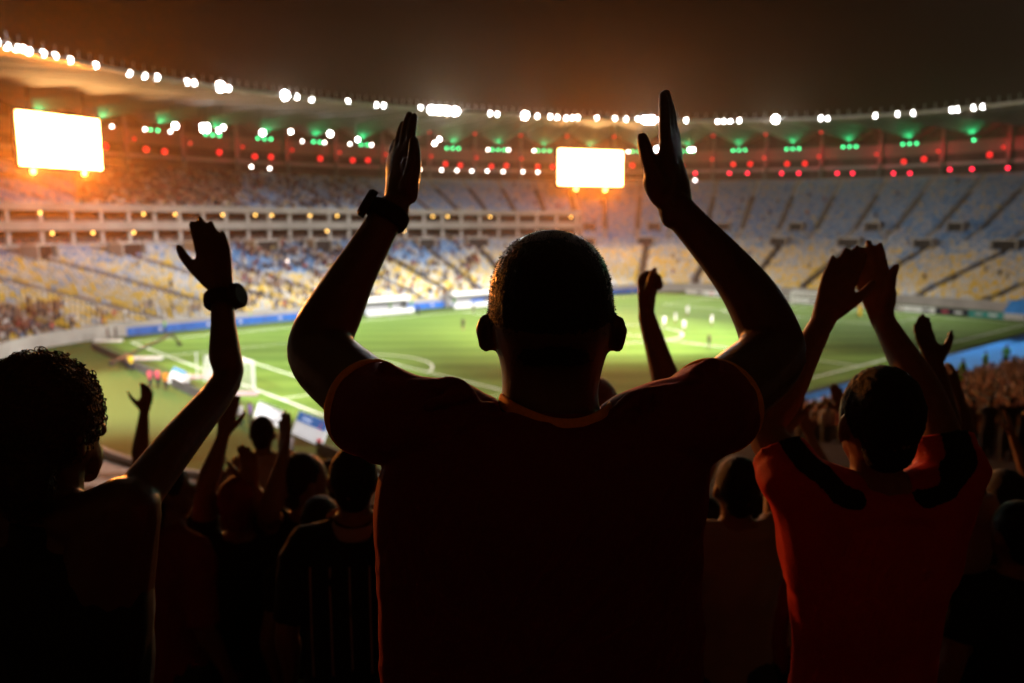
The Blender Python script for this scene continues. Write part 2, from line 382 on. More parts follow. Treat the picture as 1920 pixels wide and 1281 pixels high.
# aisles (stairs) and doorways in the terraces
UP_AISLE = [math.radians(a) for a in np.arange(-58, 204, 4.6)]
LOW_AISLE = [math.radians(a) for a in np.arange(-55, 206, 9.2)]
def stair(phi, r0, r1, zf, w=1.3, mname='aisle'):
    vs = []; fs = []; d = V((math.cos(phi), math.sin(phi), 0)); t = V((-d.y, d.x, 0))
    n = int((r1 - r0) / 0.4)
    for i in range(n + 1):
        r = r0 + i * (r1 - r0) / n; p = ring(phi, r); z = zf(r) + 0.12
        vs += [p - t * w / 2 + V((0, 0, z - 0.3)), p - t * w / 2 + V((0, 0, z)), p + t * w / 2 + V((0, 0, z)), p + t * w / 2 + V((0, 0, z - 0.3))]
        if i:
            b = 4 * (i - 1)
            for q in range(3): fs.append((b + q, b + q + 1, b + q + 5, b + q + 4))
    return mesh_obj('stairway', vs, fs, mname, bowl)
for f in UP_AISLE:
    inb = BOX0 < f < BOX1
    if inb: stair(f, 37, 58, zup)
    else: stair(f, 40, 57, zprof); 
    if not inb: stair(f + 0.02, 59.5, 64, zprof)
for f in LOW_AISLE: stair(f, 1.5, 30, zprof, 1.5)
def doorway(phi, r, zf, w=3.4, dep=3.2, h=2.3):
    """entrance on the terrace: black block as shaded mouth between two cheek walls under a lintel"""
    p = ring(phi, r); z = zf(r) ; bm = bmesh.new(); M = Matrix.Translation((p.x, p.y, z)) @ Matrix.Rotation(phi, 4, 'Z')
    box(bm, (0, -w / 2, h / 2 - 0.4), (dep, 0.3, h + 0.8), M=M)
    o = bm_obj('doorway', bm, 'pale_concrete', bowl)
    bm = bmesh.new(); box(bm, (0, w / 2, h / 2 - 0.4), (dep, 0.3, h + 0.8), M=M); bm_obj('cheek_wall', bm, 'pale_concrete', o)
    bm = bmesh.new(); box(bm, (0.3, 0, h + 0.12), (dep * 0.8, w - 0.31, 0.22), M=M); bm_obj('lintel', bm, 'offwhite', o)
    bm = bmesh.new(); box(bm, (0.5, 0, h / 2 - 0.3), (dep * 0.7, w - 0.32, h + 0.6), M=M); bm_obj('shade_block', bm, 'black', o)  # solid black block in place of the shade inside the entrance
for i, f in enumerate(UP_AISLE):
    if i % 2 == 0 and not (BOX0 - 0.05 < f < BOX1): doorway(f + math.radians(2.3), 38.5, zprof)
for i, f in enumerate(LOW_AISLE):
    doorway(f + 0.003, 27.5, zprof, 5.0 if i % 2 else 4.0)
localise(bowl)

# seats ---------------------------------------------------------------
rng = np.random.default_rng(3)
def seat_sites():
    S = []
    def rows(r0, r1, zf, a0, a1, aisles, wa, upper):
        n = int(round((r1 - r0) / STEP))
        for i in range(n):
            r = r0 + (i + 0.45) * STEP; z = zf(r0 + (i + 0.5) * STEP)
            f = a0
            while f < a1:
                R = R0(f) + (R1(f) - R0(f)) * r / 65
                f += 0.60 / R
                k = min(abs(f - a) for a in aisles) * R
                if k > wa: S.append((f, r, z, upper))
    rows(0.3, 32.3, zprof, math.radians(-52), math.radians(168), LOW_AISLE, 0.95, 0)
    rows(33.1, 65, zprof, math.radians(-52), BOX0 - 0.01, UP_AISLE, 0.85, 1)
    rows(36, 65, zup, BOX0 + 0.01, math.radians(150), UP_AISLE, 0.85, 1)
    return S
SITES = seat_sites()
def seat_col(f, r, up):
    u = random.random(); fd = math.degrees(f)
    n = noise.noise(V((f * 9, r * 0.08, up * 7)))
    Y, Wt, B, LB = (0.74, 0.52, 0.09), (0.62, 0.61, 0.57), (0.10, 0.27, 0.56), (0.30, 0.42, 0.60)
    if up: 
        k = (r - 33) / 32
        return (B if u < 0.42 - 0.3 * k else LB if u < 0.80 - 0.2 * k else (0.44, 0.43, 0.47) if u < 0.97 else Y)
    k = r / 32 + 0.25 * n
    if 68 < fd < 112 and k > 0.55: return B if u < 0.75 else LB if u < 0.9 else Wt
    if 44 < fd < 52 and k < 0.7: return Y if u < 0.8 else Wt
    if k < 0.42: return Y if u < 0.50 else Wt if u < 0.93 else LB
    if k < 0.75: return Y if u < 0.32 else Wt if u < 0.70 else LB
    return Y if u < 0.08 else Wt if u < 0.42 else LB if u < 0.8 else B
# template: pan and back, each a slab with thickness (x to the outside, y along the row)
tv = np.array([(-.22, -.23, .38), (-.22, .23, .38), (.2, .23, .42), (.2, -.23, .42), (-.22, -.23, .30), (-.22, .23, .30),
               (.16, -.23, .42), (.16, .23, .42), (.28, .23, .86), (.28, -.23, .86), (.34, .23, .84), (.34, -.23, .84), (.24, .23, .38), (.24, -.23, .38)])
tf = np.array([(0, 3, 2, 1), (4, 0, 1, 5), (6, 9, 8, 7), (9, 11, 10, 8), (11, 13, 12, 10), (4, 5, 12, 13)])
def place_many(name, sites, tv, tf, cols, mname, vcols=None):
    """sites: (x, y, z, rot, scale); one mesh of many copies with a colour each"""
    n = len(sites); S = np.array(sites, float); c, s = np.cos(S[:, 3]), np.sin(S[:, 3]); k = len(tv)
    co = np.empty((n, k, 3)); sc = S[:, 4][:, None]
    co[:, :, 0] = S[:, 0:1] + sc * (tv[None, :, 0] * c[:, None] - tv[None, :, 1] * s[:, None])
    co[:, :, 1] = S[:, 1:2] + sc * (tv[None, :, 0] * s[:, None] + tv[None, :, 1] * c[:, None])
    co[:, :, 2] = S[:, 2:3] + sc * tv[None, :, 2]
    F = (tf[None] + (np.arange(n) * k)[:, None, None]).reshape(-1, 4)
    me = bpy.data.meshes.new(name); me.vertices.add(n * k); me.vertices.foreach_set('co', co.ravel())
    me.loops.add(F.size); me.loops.foreach_set('vertex_index', F.ravel().astype(np.int32))
    me.polygons.add(len(F)); me.polygons.foreach_set('loop_start', np.arange(0, F.size, 4, dtype=np.int32))
    me.update(calc_edges=True)
    C = np.ones((n, k, 4)); 
    if vcols is None: C[:, :, :3] = np.array(cols)[:, None, :]
    else: C[:, :, :3] = vcols
    at = me.color_attributes.new('col', 'FLOAT_COLOR', 'POINT'); at.data.foreach_set('color', C.ravel())
    me.materials.append(MATS[mname]); return link(name, me)
sites = []; cols = []; single = []
for (f, r, z, up) in SITES:
    p = ring(f, r); c = seat_col(f, r, up)
    q = proj((p.x, p.y, z))
    rec = (p.x, p.y, z, f, 1.0)
    single.append((q[2] if (-20 < q[0] < 1940) else 1e6, rec, c)); 
order = sorted(range(len(single)), key=lambda i: single[i][0])
near = order[:300]; rest = order[300:]
tag(place_many('seats', [single[i][1] for i in rest], tv, tf, [single[i][2] for i in rest], 'seatmix'),
    'rows of yellow, white and blue plastic seats filling the far stands', 'seats', kind='stuff')
sm = {}
for key in ('seat_yellow', 'seat_white', 'seat_blue'):
    me = bpy.data.meshes.new('seat'); me.from_pydata(tv.tolist(), [], tf.tolist()); me.materials.append(MATS[key]); sm[key] = me
for i in near:
    c = single[i][2]; key = 'seat_yellow' if c[2] < 0.2 and c[0] > 0.5 else 'seat_white' if c[0] > 0.4 else 'seat_blue'
    o = bpy.data.objects.new('stadium_seat', sm[key]); COL.objects.link(o); x, y, z, rz, _ = single[i][1]; o.location = (x, y, z); o.rotation_euler.z = rz
    cn = key[5:]
    tag(o, f'{cn} plastic seat in the front part of the curved far-left stand', 'seat', f'{cn} seats of the far-left stand')

# ------------------------------------------------------------------ far crowd (one mass)
def crowd_template():
    vs = []; fs = []; part = []
    def bx(c, s, p, top=1.0):
        b = len(vs)
        for z in (-1, 1):
            for (x, y) in ((-1, -1), (1, -1), (1, 1), (-1, 1)):
                k = top if z > 0 else 1; vs.append((c[0] + x * s[0] / 2 * k, c[1] + y * s[1] / 2 * k, c[2] + z * s[2] / 2)); part.append(p)
        fs.extend([(b, b + 1, b + 5, b + 4), (b + 1, b + 2, b + 6, b + 5), (b + 2, b + 3, b + 7, b + 6), (b + 3, b, b + 4, b + 7), (b + 4, b + 5, b + 6, b + 7)])
    bx((0, -.09, .42), (.17, .15, .84), 2, 1.05); bx((0, .09, .42), (.17, .15, .84), 2, 1.05)
    bx((0, 0, 1.12), (.25, .40, .58), 0, 0.86); bx((0, 0, 1.46), (.11, .11, .12), 1); bx((0, 0, 1.61), (.19, .16, .22), 1, 0.8)
    bx((-.05, .25, 1.12), (.11, .10, .56), 0, 1); bx((-.05, -.25, 1.12), (.11, .10, .56), 0, 1)
    return np.array(vs), np.array(fs), part
ctv, ctf, cpart = crowd_template()
PAL = [(.5, .48, .46)] * 3 + [(.10, .02, .02)] * 3 + [(.04, .04, .05)] * 6 + [(.3, .26, .24)] * 3 + [(.06, .08, .16), (.32, .07, .05), (.22, .15, .1), (.4, .32, .14), (.14, .09, .08)]
SKN = [(.25, .12, .07), (.12, .055, .03), (.35, .2, .13), (.05, .03, .02)]
def person_cols():
    a = random.choice(PAL); b = random.choice(SKN); c = random.choice([(.02, .03, .06), (.03, .03, .03), (.15, .12, .09)])
    return [(a, b, c)[p] for p in cpart]
cs = []
for (f, r, z, up) in SITES:
    n = noise.noise(V((f * 14, r * 0.10, 3))) * 0.5 + 0.5; p = ring(f, r); px = proj((p.x, p.y, z))[0]
    d = 0.004
    if up:
        if 150 < px < 450: d = 0.85 if r < 60 else 0.6
        elif 450 <= px < 700: d = 0.30 * n
    else:
        if 440 < px < 730: d = 0.8 * n * n + 0.06
        elif 730 <= px < 900: d = 0.22 * n
        elif px < 110 and r < 8: d = 0.7
        elif px < 440 and r < 4: d = 0.12
    if random.random() < d:
        p = ring(f, r - 0.25); cs.append((p.x, p.y, z, f + random.uniform(-.3, .3), random.uniform(.9, 1.08)))
for f in np.arange(BOX0 + 0.02, math.radians(150), 0.0052):
    for zz in (10.5, 13.7):
        for rr in (33.9, 35.2):
            if random.random() < 0.62: p = ring(f + random.uniform(-.002, .002), rr); cs.append((p.x, p.y, zz, f, random.uniform(.9, 1.05)))
tag(place_many('far_crowd', cs, ctv, ctf, None, 'crowdmix', np.array([person_cols() for _ in cs])),
    'far-off spectators in scattered blocks of the opposite stands', 'crowd', kind='stuff')

# ------------------------------------------------------------------ roof
FL = [(8, 68, 0), (37, 77, 1), (62, 86, 0), (78, 90, 0), (90, 92, 0), (100, 96, 0), (125, 101, 0), (146, 106, 0), (172, 113, 0), (217, 123, 0), (276, 137, 0), (303, 142, 0),
      (325, 145, 0), (378, 154, 0), (391, 156, 0), (438, 163, 1), (452, 166, 0), (553, 179, 1), (574, 182, 0), (600, 186, 0), (665, 191, 0), (716, 197, 0), (729, 198, 0),
      (795, 203, 0), (815, 206, 1), (830, 207, 1), (843, 208, 1), (858, 209, 1), (920, 213, 0), (933, 214, 0), (983, 217, 1), (1005, 218, 0), (1028, 219, 0), (1041, 220, 0),
      (1057, 221, 0), (1068, 221, 0), (1078, 221, 0), (1112, 222, 0), (1145, 223, 0), (1165, 224, 0), (1186, 224, 0), (1200, 225, 1), (1212, 225, 1), (1226, 225, 0), (1238, 225, 0),
      (1273, 226, 0), (1330, 227, 0), (1341, 227, 0), (1353, 227, 0), (1369, 226, 0), (1434, 224, 1), (1516, 222, 0), (1528, 222, 0), (1614, 217, 0), (1654, 214, 0), (1682, 212, 0),
      (1751, 206, 0), (1761, 205, 0), (1790, 202, 0), (1806, 200, 0), (1902, 187, 0)]
fl_pos = []
for (x, y, b) in FL:
    p = in_ell(x, 80, 61); fl_pos.append((p, z_at(p, y), b))
ang = np.array([math.atan2(p.y - CEN.y, p.x - CEN.x) for p, z, b in fl_pos]); zz = np.array([z for p, z, b in fl_pos])
zfit = np.polyfit(ang, zz, 4); amin, amax = ang.min(), ang.max()
def zin(f):
    f = (f + math.pi) % T2 - math.pi
    if amin <= f <= amax: return float(np.polyval(zfit, f))
    lo, hi = float(np.polyval(zfit, amin)), float(np.polyval(zfit, amax))
    d1 = (amin - f) % T2; d2 = (f - amax) % T2; return lo + (hi - lo) * d1 / (d1 + d2)
def rin(f, s):
    a = super_r(f, 80, 61, 2); b = R1(f) * 1.03; R = a + (b - a) * s; return CEN.x + R * math.cos(f), CEN.y + R * math.sin(f)
NB = 60; BAY = T2 / NB
roof = empty('stadium_roof', (CEN.x, CEN.y, 36), 'pale fabric ring roof with scalloped bays over the stands', 'roof')
def zroof(f, s, k):  # k: place in the bay 0..1, the valley at the middle
    base = zin(f) + 0.3 + (41.8 - zin(f)) * s
    return base - 4.4 * s * max(0, 1 - abs(2 * k - 1)) ** 0.8
for b in range(NB):
    vs = []; fs = []; ni, nj = 8, 8
    for i in range(ni + 1):
        f = (b + i / ni) * BAY
        for j in range(nj + 1):
            s = j / nj; x, y = rin(f, s); vs.append((x, y, zroof(f, s, i / ni)))
    for i in range(ni):
        for j in range(nj):
            a = i * (nj + 1) + j; fs.append((a, a + 1, a + nj + 2, a + nj + 1))
    mesh_obj('membrane_panel', vs, fs, 'membrane', roof, smooth=True)
    f = b * BAY
    x, y = rin(f, 0.955); bm = bmesh.new(); tube(bm, [(x, y, 25.9), (x, y, 34), (x, y, 41.6)], [0.42, 0.5, 0.42], seg=8, sub=1, cap=False); bm_obj('column', bm, 'membrane', roof)
    x0, y0 = rin(f, 0.0); x1, y1 = rin(f, 0.96); bm = bmesh.new(); beam(bm, (x0, y0, zin(f) - 0.5), (x1, y1, 41.3), 0.18); bm_obj('spoke_cable', bm, 'grey_metal', roof)
bm = bmesh.new(); nn = 180; rr = []
for i in range(nn):
    f = T2 * i / nn; x, y = rin(f, 0); z = zin(f); d = V((math.cos(f), math.sin(f), 0)); c = V((x, y, z))
    rr.append([c + d * 0.35 * math.cos(a) + V((0, 0, 0.35 * math.sin(a))) for a in np.linspace(0, T2, 7)[:-1]])
rr.append(rr[0]); rings_mesh(bm, rr, False); bm_obj('inner_ring_beam', bm, 'grey_metal', roof)
for f in np.arange(0, T2, BAY / 4):
    x, y = rin(f, 0.0); bm = bmesh.new(); beam(bm, (x, y, zin(f) + 0.3), (x, y, zin(f) + 1.5), 0.09); bm_obj('catwalk_post', bm, 'grey_metal', roof)
localise(roof)

# ------------------------------------------------------------------ lamps
def lens_mesh(name, rad, m, seg=10):
    bm = bmesh.new(); bmesh.ops.create_uvsphere(bm, u_segments=seg, v_segments=6, radius=rad); me = bpy.data.meshes.new(name); bm.to_mesh(me); bm.free()
    me.shade_smooth(); me.materials.append(MATS[m]); return me
def housing_mesh(rad):
    """open cowl behind the lens, local -X to the pitch"""
    bm = bmesh.new(); tube(bm, [(0.15 * rad, 0, 0), (0.8 * rad, 0, 0), (1.6 * rad, 0, 0)], [rad * 1.02, rad * 0.9, rad * 0.45], seg=8, sub=1, cap=False)
    box(bm, (1.2 * rad, 0, rad), (0.2 * rad, 0.2 * rad, 1.4 * rad))
    me = bpy.data.meshes.new('housing'); bm.to_mesh(me); bm.free(); me.materials.append(MATS['darkmetal']); return me
LM = {}
def lamp(name, loc, rad, m, label, cat, group, spot=None):
    key = (rad, m)
    if key not in LM: LM[key] = (lens_mesh('lens', rad, m), housing_mesh(rad))
    f = math.atan2(loc[1] - CEN.y, loc[0] - CEN.x)
    root = empty(name, loc, label, cat, group, f)
    link('lens', LM[key][0], root); link('housing', LM[key][1], root)
    if spot:
        w, col, aim, size, kind = spot
        ld = bpy.data.lights.new('beam', kind); ld.energy = w; ld.color = col; ld.shadow_soft_size = rad * 0.9
        if kind == 'SPOT': ld.spot_size = size; ld.spot_blend = 0.6
        lo = bpy.data.objects.new('beam', ld); COL.objects.link(lo); lo.parent = root
        loc = V(loc); dirv = (V(aim) - loc).normalized()
        Mloc = Matrix.Translation(dirv * rad * 1.2) ; 
        q = dirv.to_track_quat('-Z', 'Y').to_matrix().to_4x4()
        lo.matrix_local = Matrix.Rotation(-f, 4, 'Z') @ Mloc @ q
    return root
G_ = 'floodlights along the rim of the roof'
for i, ((p, z, b), (px, py, _)) in enumerate(zip(fl_pos, FL)):
    a = V((52.5 + random.uniform(-38, 38), 34 + random.uniform(-24, 24), 0))
    if not b: a = V((p.x + (CEN.x - p.x) * random.uniform(.3, .5), p.y + (CEN.y - p.y) * random.uniform(.3, .5), 0))
    rad = 0.68 if b else 0.38
    side = 'left of the raised watch hand' if px < 720 else 'between the two raised hands' if px < 1280 else 'right of both raised hands'
    lamp('floodlight', (p.x, p.y, z), rad, 'flood_big' if b else 'flood_lens',
         f'{"large glaring" if b else "round"} white floodlight, {nth(i + 1)} from the left along the roof rim', 'floodlight', G_,
         (FLOOD_W * (0.14 if b else 0.60), (1.0, 0.97, 0.95), a, math.radians(125 if b else 58), 'SPOT') if (b or i % 2 == 0) else None)
# the same row goes on round the near side of the roof, over the camera
for k, f in enumerate(np.linspace(math.radians(165), math.radians(318), 16)):
    x, y = rin(f, 0); kk = -0.36; a = V((CEN.x + kk * (x - CEN.x), CEN.y + kk * (y - CEN.y), 2))
    if k % 4 == 1: a = V([(-6, 34, 0), (2, 50, 0), (-5, 14, 0), (48, -9, 2)][k // 4])
    lamp('floodlight', (x, y, zin(f)), 0.7, 'flood_lens', f'{nth(k + 1)} white floodlight on the near rim of the roof above the spectators', 'floodlight', 'floodlights above the near stand',
         (FLOOD_W * (1.9 if k == 13 else 4.6 if k % 4 == 1 else 5.4 * (0.36 + 0.64 * k / 15)), (1.0, 0.97, 0.94), a, math.radians(50 if k % 4 == 1 else 44), 'SPOT'))
# lamps hung lower under the roof
for (px, py, b) in [(353, 236, 1), (402, 236, 0), (402, 244, 0), (411, 236, 0), (411, 244, 0), (431, 245, 0), (440, 239, 0), (510, 249, 1), (561, 247, 0), (632, 251, 1), (681, 262, 0), (820, 269, 0), (829, 261, 0), (1222, 280, 1), (1282, 281, 0), (1288, 281, 0)]:
    p = in_ell(px, 108, 88); z = z_at(p, py)
    o = lamp('hanging_floodlight', (p.x, p.y, z), 0.5 if b else 0.34, 'flood_lens', f'{count("hf")} white floodlight from the left hung on a rod below the roof fabric', 'floodlight', 'floodlights hung below the roof')
    bm = bmesh.new(); beam(bm, (0.7, 0, 0.3), (0.7, 0, 38.5 - z), 0.08); bm_obj('hanger_rod', bm, 'darkmetal', o)
# green clusters in the valleys, one per bay in view, with their pool of light on the fabric
for b in range(32, -13, -1):
    f = (b + 0.5) * BAY; s = 0.93; x, y = rin(f, s); z = zroof(f, s, 0.5) - 1.5
    px, py, dz = proj((x, y, z))
    if not (-30 < px < 1950 and dz > 0): continue
    right = px > 1290; bay = count('bay')
    for k in (-1, 0, 1):
        if (px < 330 and k == -1) or random.random() < 0.14: continue
        x2 = x - math.sin(f) * k * 1.7; y2 = y + math.cos(f) * k * 1.7
        lamp('green_lamp', (x2, y2, z), 0.3, 'green_lens', f'{("right", "middle", "left")[k + 1]} green uplighter of the {bay} roof valley counted from the left', 'uplighter', 'green uplighters under the roof valleys',
             (2400, (0.03, 1.0, 0.30), V((x - 9 * math.cos(f), y - 9 * math.sin(f), z + 2.6)), math.radians(75), 'SPOT') if k == 0 else None)
    if not right and random.random() < 0.85:
        for k in ([-1, 1] if random.random() < 0.6 else [1]):
            x2 = x - math.sin(f) * k * 3.0; y2 = y + math.cos(f) * k * 3.0
            lamp('white_lamp', (x2, y2, z), 0.3, 'white_lens', f'white lamp {"left" if k > 0 else "right"} of the green cluster in the {bay} roof valley from the left', 'lamp', 'white lamps beside the green clusters')
    # red washers under the arch beside the column
    f2 = b * BAY; x, y = rin(f2, 0.90)
    lamp('red_washer', (x, y, 33.6), 0.3, 'red_patch', f'red wash lamp behind the {bay} column counted from the left', 'lamp', 'red wash lamps behind the columns',
         (2000 if right else 1500, (1.0, 0.02, 0.02), V((x + 6 * math.cos(f2), y + 6 * math.sin(f2), 36)), math.radians(150), 'SPOT'))
    for k in (0.3, 0.62):
        f3 = (b + k) * BAY; x, y = rin(f3, 0.972)
        if random.random() < 0.12: continue
        o = lamp('red_glow_blob', (x, y, 32.0 + random.uniform(-.4, .4)), 0.62, 'red_patch', f'{"right" if k < 0.5 else "left"} glowing blob for red wall light in the {bay} gallery bay counted from the left', 'lamp', 'red glow blobs in the gallery')  # glowing blob stands in for red light on the gallery wall
        o.children[0].scale = (1, random.uniform(1.3, 2.6), random.uniform(0.8, 1.3))
    x, y = rin(f2 + 0.001, 0.93); o = lamp('red_glow_bar', (x, y, zroof(f2, 0.93, 0) - 1.3), 0.3, 'red_patch', f'glowing bar for the red light under the {bay} roof arch counted from the left', 'lamp', 'red glow bars under the roof arches')  # glowing bar stands in for red light on the arch ceiling
    o.children[0].scale = (1, 8.0, 0.9)
for (px, py) in [(1293, 325), (1355, 325), (1388, 325), (1450, 325), (1481, 325), (1551, 325), (1579, 325), (1653, 325), (1683, 325), (1755, 318), (1795, 317), (1860, 315), (1908, 314)]:
    p = at_ring(px, 64.5); lamp('red_lamp', (p.x, p.y, z_at(p, py)), 0.36, 'red_lens', f'{count("rl")} round red lamp from the left on the concourse rail above the seats', 'lamp', 'red lamps along the concourse rail')
for (px, py) in [(243, 328), (262, 328), (275, 328), (333, 328), (345, 328), (431, 331), (487, 313), (520, 316), (793, 318), (832, 319), (860, 320), (887, 321), (915, 321), (944, 322), (980, 322), (1007, 323), (1040, 324), (1293, 338)]:
    p = at_ring(px, 64.5); lamp('rail_lamp', (p.x, p.y, z_at(p, py)), 0.3, 'white_lens', f'{count("wl")} small white lamp from the left on the concourse rail above the seats', 'lamp', 'white lamps along the concourse rail')
for (px, py) in [(265, 341), (348, 340), (365, 342), (400, 341), (18, 311), (38, 318), (8, 288), (310, 328), (545, 490), (425, 385), (555, 386), (478, 378)]:
    p = at_ring(px, 60.5 if py < 400 else 20); lamp('small_lamp', (p.x, p.y, max(z_at(p, py), 1)), 0.28, 'dim_lens', f'{count("sl")} of the faint small lamps scattered in the far stand', 'lamp', 'faint lamps in the far stand')
AMB = [(96, 402), (285, 402), (343, 401), (430, 411), (490, 412), (520, 411), (590, 408), (640, 414), (815, 406), (842, 406), (920, 404), (1068, 402), (190, 441), (265, 440), (620, 434), (762, 434), (115, 440)]
for (px, py) in AMB:
    p = at_ring(px, 33.2); lamp('box_lamp', (p.x, p.y, 16.5 if py < 425 else 13.2), 0.22, 'amber_lens', f'{nth(sorted(AMB).index((px, py)) + 1)} amber ceiling lamp from the left in the open box floors', 'lamp', 'amber lamps in the boxes')

# screens ---------------------------------------------------------------
def screen(label, corners, m):
    """corners: plan point left, right, then z bottom, top"""
    (a, b, z0, z1) = corners; a = V(a); b = V(b); t = V((b.x - a.x, b.y - a.y, 0)).normalized(); n = V((t.y, -t.x, 0))
    if n.dot(V((CEN.x - a.x, CEN.y - a.y, 0))) < 0: n = -n
    c = (a + b) / 2; root = empty('video_screen', (c.x, c.y, z0), label, 'screen', 'big screens under the roof')
    L = V((b.x - a.x, b.y - a.y)).length; h = z1 - z0
    q = math.atan2(t.y, t.x); root.rotation_euler.z = q
    s = 1 if V((-math.sin(q), math.cos(q), 0)).dot(n) > 0 else -1
    bm = bmesh.new(); vs = [(-L / 2, s * 0.02, 0), (L / 2, s * 0.02, 0), (L / 2, s * 0.02, h), (-L / 2, s * 0.02, h)]
    o = mesh_obj('display', vs, [(0, 1, 2, 3) if s < 0 else (3, 2, 1, 0)], m, root)
    bm = bmesh.new(); box(bm, (0, -s * 0.5, h / 2), (L + 0.9, 0.9, h + 0.9)); bm_obj('cabinet', bm, 'black', root)
    for x in (-L / 3, L / 3):
        bm = bmesh.new(); beam(bm, (x, -s * 0.5, h), (x, -s * 0.5, 39.5 - z0), 0.25); bm_obj('hanger', bm, 'darkmetal', root)
def scr(label, x0, y0t, y0b, x1, y1t, y1b, d0, d1, m):
    a = P(x0, (y0t + y0b) / 2, d0); b = P(x1, (y1t + y1b) / 2, d1)
    z0 = (z_at(a, y0b) + z_at(b, y1b)) / 2; z1 = (z_at(a, y0t) + z_at(b, y1t)) / 2
    screen(label, (a, b, z0, z1), m)
scr('glaring white screen high at the far left under the roof', 33, 208, 311, 188, 224, 317, 128, 140, 'screen_near')
scr('glaring white screen hanging between the raised hands', 1047, 281, 346, 1167, 283, 349, 190, 196, 'screen')
# amber helper lights added below the two screens for an orange glow
mat('added_amber_lens', (0.9, 0.7, 0.4), 0.3, (1.0, 0.55, 0.15), 12)
for (px, py, d, lab, w) in [(62, 321, 126, 'added amber glow light under the left end of the far left screen', 1.3), (158, 325, 133, 'added amber glow light under the right end of the far left screen', 1.3), (1080, 354, 188, 'added amber glow light under the left end of the middle screen', 1.0), (1135, 356, 190, 'added amber glow light under the right end of the middle screen', 1.0)]:
    p = P(px, py, d); lamp('added_amber_light', (p.x, p.y, p.z), 0.4, 'added_amber_lens', lab, 'spotlight', 'added amber glow lights at the screens', (AMBER_W * w, (1.0, 0.25, 0.025), CAM + V((0, 0, 18)), math.radians(54), 'SPOT'))
#PART2

# ------------------------------------------------------------------ goals
def lattice(bm, a, b, c, d, nu, nv, w):
    """crossing cords over the quad a b c d"""
    a, b, c, d = map(V, (a, b, c, d))
    for i in range(nu + 1):
        t = i / nu; beam(bm, a.lerp(b, t), d.lerp(c, t), w)
    for i in range(nv + 1):
        t = i / nv; beam(bm, a.lerp(d, t), b.lerp(c, t), w)
def goal(x, s, label):
    root = empty('goal', (x, 34, 0), label, 'goal'); h = 2.44; y0, y1 = -3.66, 3.66
    for y in (y0, y1):
        bm = bmesh.new(); tube(bm, [(0, y, 0), (0, y, h)], [0.13, 0.13], seg=10, sub=1, cap=False); bm_obj('post', bm, 'white', root)
    bm = bmesh.new(); tube(bm, [(0, y0 - 0.11, h), (0, y1 + 0.11, h)], [0.13, 0.13], seg=10, sub=1, cap=False); bm_obj('crossbar', bm, 'white', root)
    for y in (y0 - 0.3, y1 + 0.3):
        bm = bmesh.new(); tube(bm, [(-s * 2.3, y, 0), (-s * 2.3, y, h + 0.2)], [0.05, 0.05], seg=8, sub=1, cap=False); bm_obj('net_pole', bm, 'white', root)
    bm = bmesh.new(); u = 0.03
    lattice(bm, (-s * 2.0, y0, 0), (-s * 2.0, y1, 0), (-s * 1.7, y1, h - 0.15), (-s * 1.7, y0, h - 0.15), 26, 9, u)
    lattice(bm, (-s * 1.7, y0, h - 0.15), (-s * 1.7, y1, h - 0.15), (0, y1, h), (0, y0, h), 26, 6, u)
    for y in (y0, y1): lattice(bm, (-s * 2.0, y, 0), (0, y, 0), (0, y, h), (-s * 1.7, y, h - 0.15), 7, 9, u)
    tag(bm_obj('net', bm, 'white', root), kind='stuff')
goal(0, 1, 'white goal with pale net on the near goal line')
goal(105, -1, 'small white goal on the far goal line')

# ------------------------------------------------------------------ boards round the pitch
def board(name, c, L, h, rz, m, label, cat='board', tilt=0, group=None, th=0.12, marks=(), lie=False):
    root = empty(name, c, label, cat, group, rz); bm = bmesh.new()
    T = Matrix.Rotation(tilt, 4, 'X')
    box(bm, (0, 0, h / 2), (L, th, h), M=T); bm_obj('panel', bm, m, root)
    for x in (-L * 0.4, L * 0.4):
        bm = bmesh.new(); beam(bm, T @ V((x, -th / 2 - 0.01, h * 0.75)), (x, -0.55 - (h * 0.8 * math.sin(tilt) if tilt > 0 else 0), 0.0), 0.05); bm_obj('strut', bm, 'darkmetal', root)
    for (x, z, w, hh, mm) in marks:
        bm = bmesh.new(); box(bm, (x * L, th / 2 + 0.003, z * h), (w * L, 0.02, hh * h), M=T)
        box(bm, (x * L, -th / 2 - 0.003, z * h), (w * L, 0.02, hh * h), M=T); bm_obj('print', bm, mm, root)
    return root
xs = np.arange(-7, 108, 6.05)
for i, x in enumerate(xs):
    y = 73.4 + 3.2 * math.sin(math.pi * min(max((x + 8) / 116, 0), 1))
    y2 = 73.4 + 3.2 * math.sin(math.pi * min(max((x + 6.05 + 8) / 116, 0), 1))
    board('blue_board', (x, (y + y2) / 2, 0), 6.0, 1.05, math.atan2(y2 - y, 6.05), 'blue_board', f'{nth(i + 1)} long blue board from the corner at the foot of the far-left stand', 'board', group='blue boards along the far touchline',
          marks=[(random.uniform(-.3, .3), 0.5, 0.08, 0.3, 'offwhite')])
mixb = ['white', 'offwhite', 'teal_cloth', 'navy_cloth', 'white', 'offwhite', 'grey_cloth', 'teal_cloth']
for i, y in enumerate(np.arange(-3, 66, 5.05)):
    m = mixb[i % len(mixb)]
    board('advert_board', (110.2, y, 0), 5.0, 0.95, math.pi / 2, m, f'{nth(i + 1)} advertising board from the near right corner behind the far goal line', 'board', group='boards behind the far goal',
          marks=[(-0.2, 0.5, 0.25, 0.4, 'navy_cloth' if m in ('white', 'offwhite') else 'white'), (0.2, 0.5, 0.2, 0.3, 'pinkred_cloth' if i % 3 == 0 else 'offwhite')])
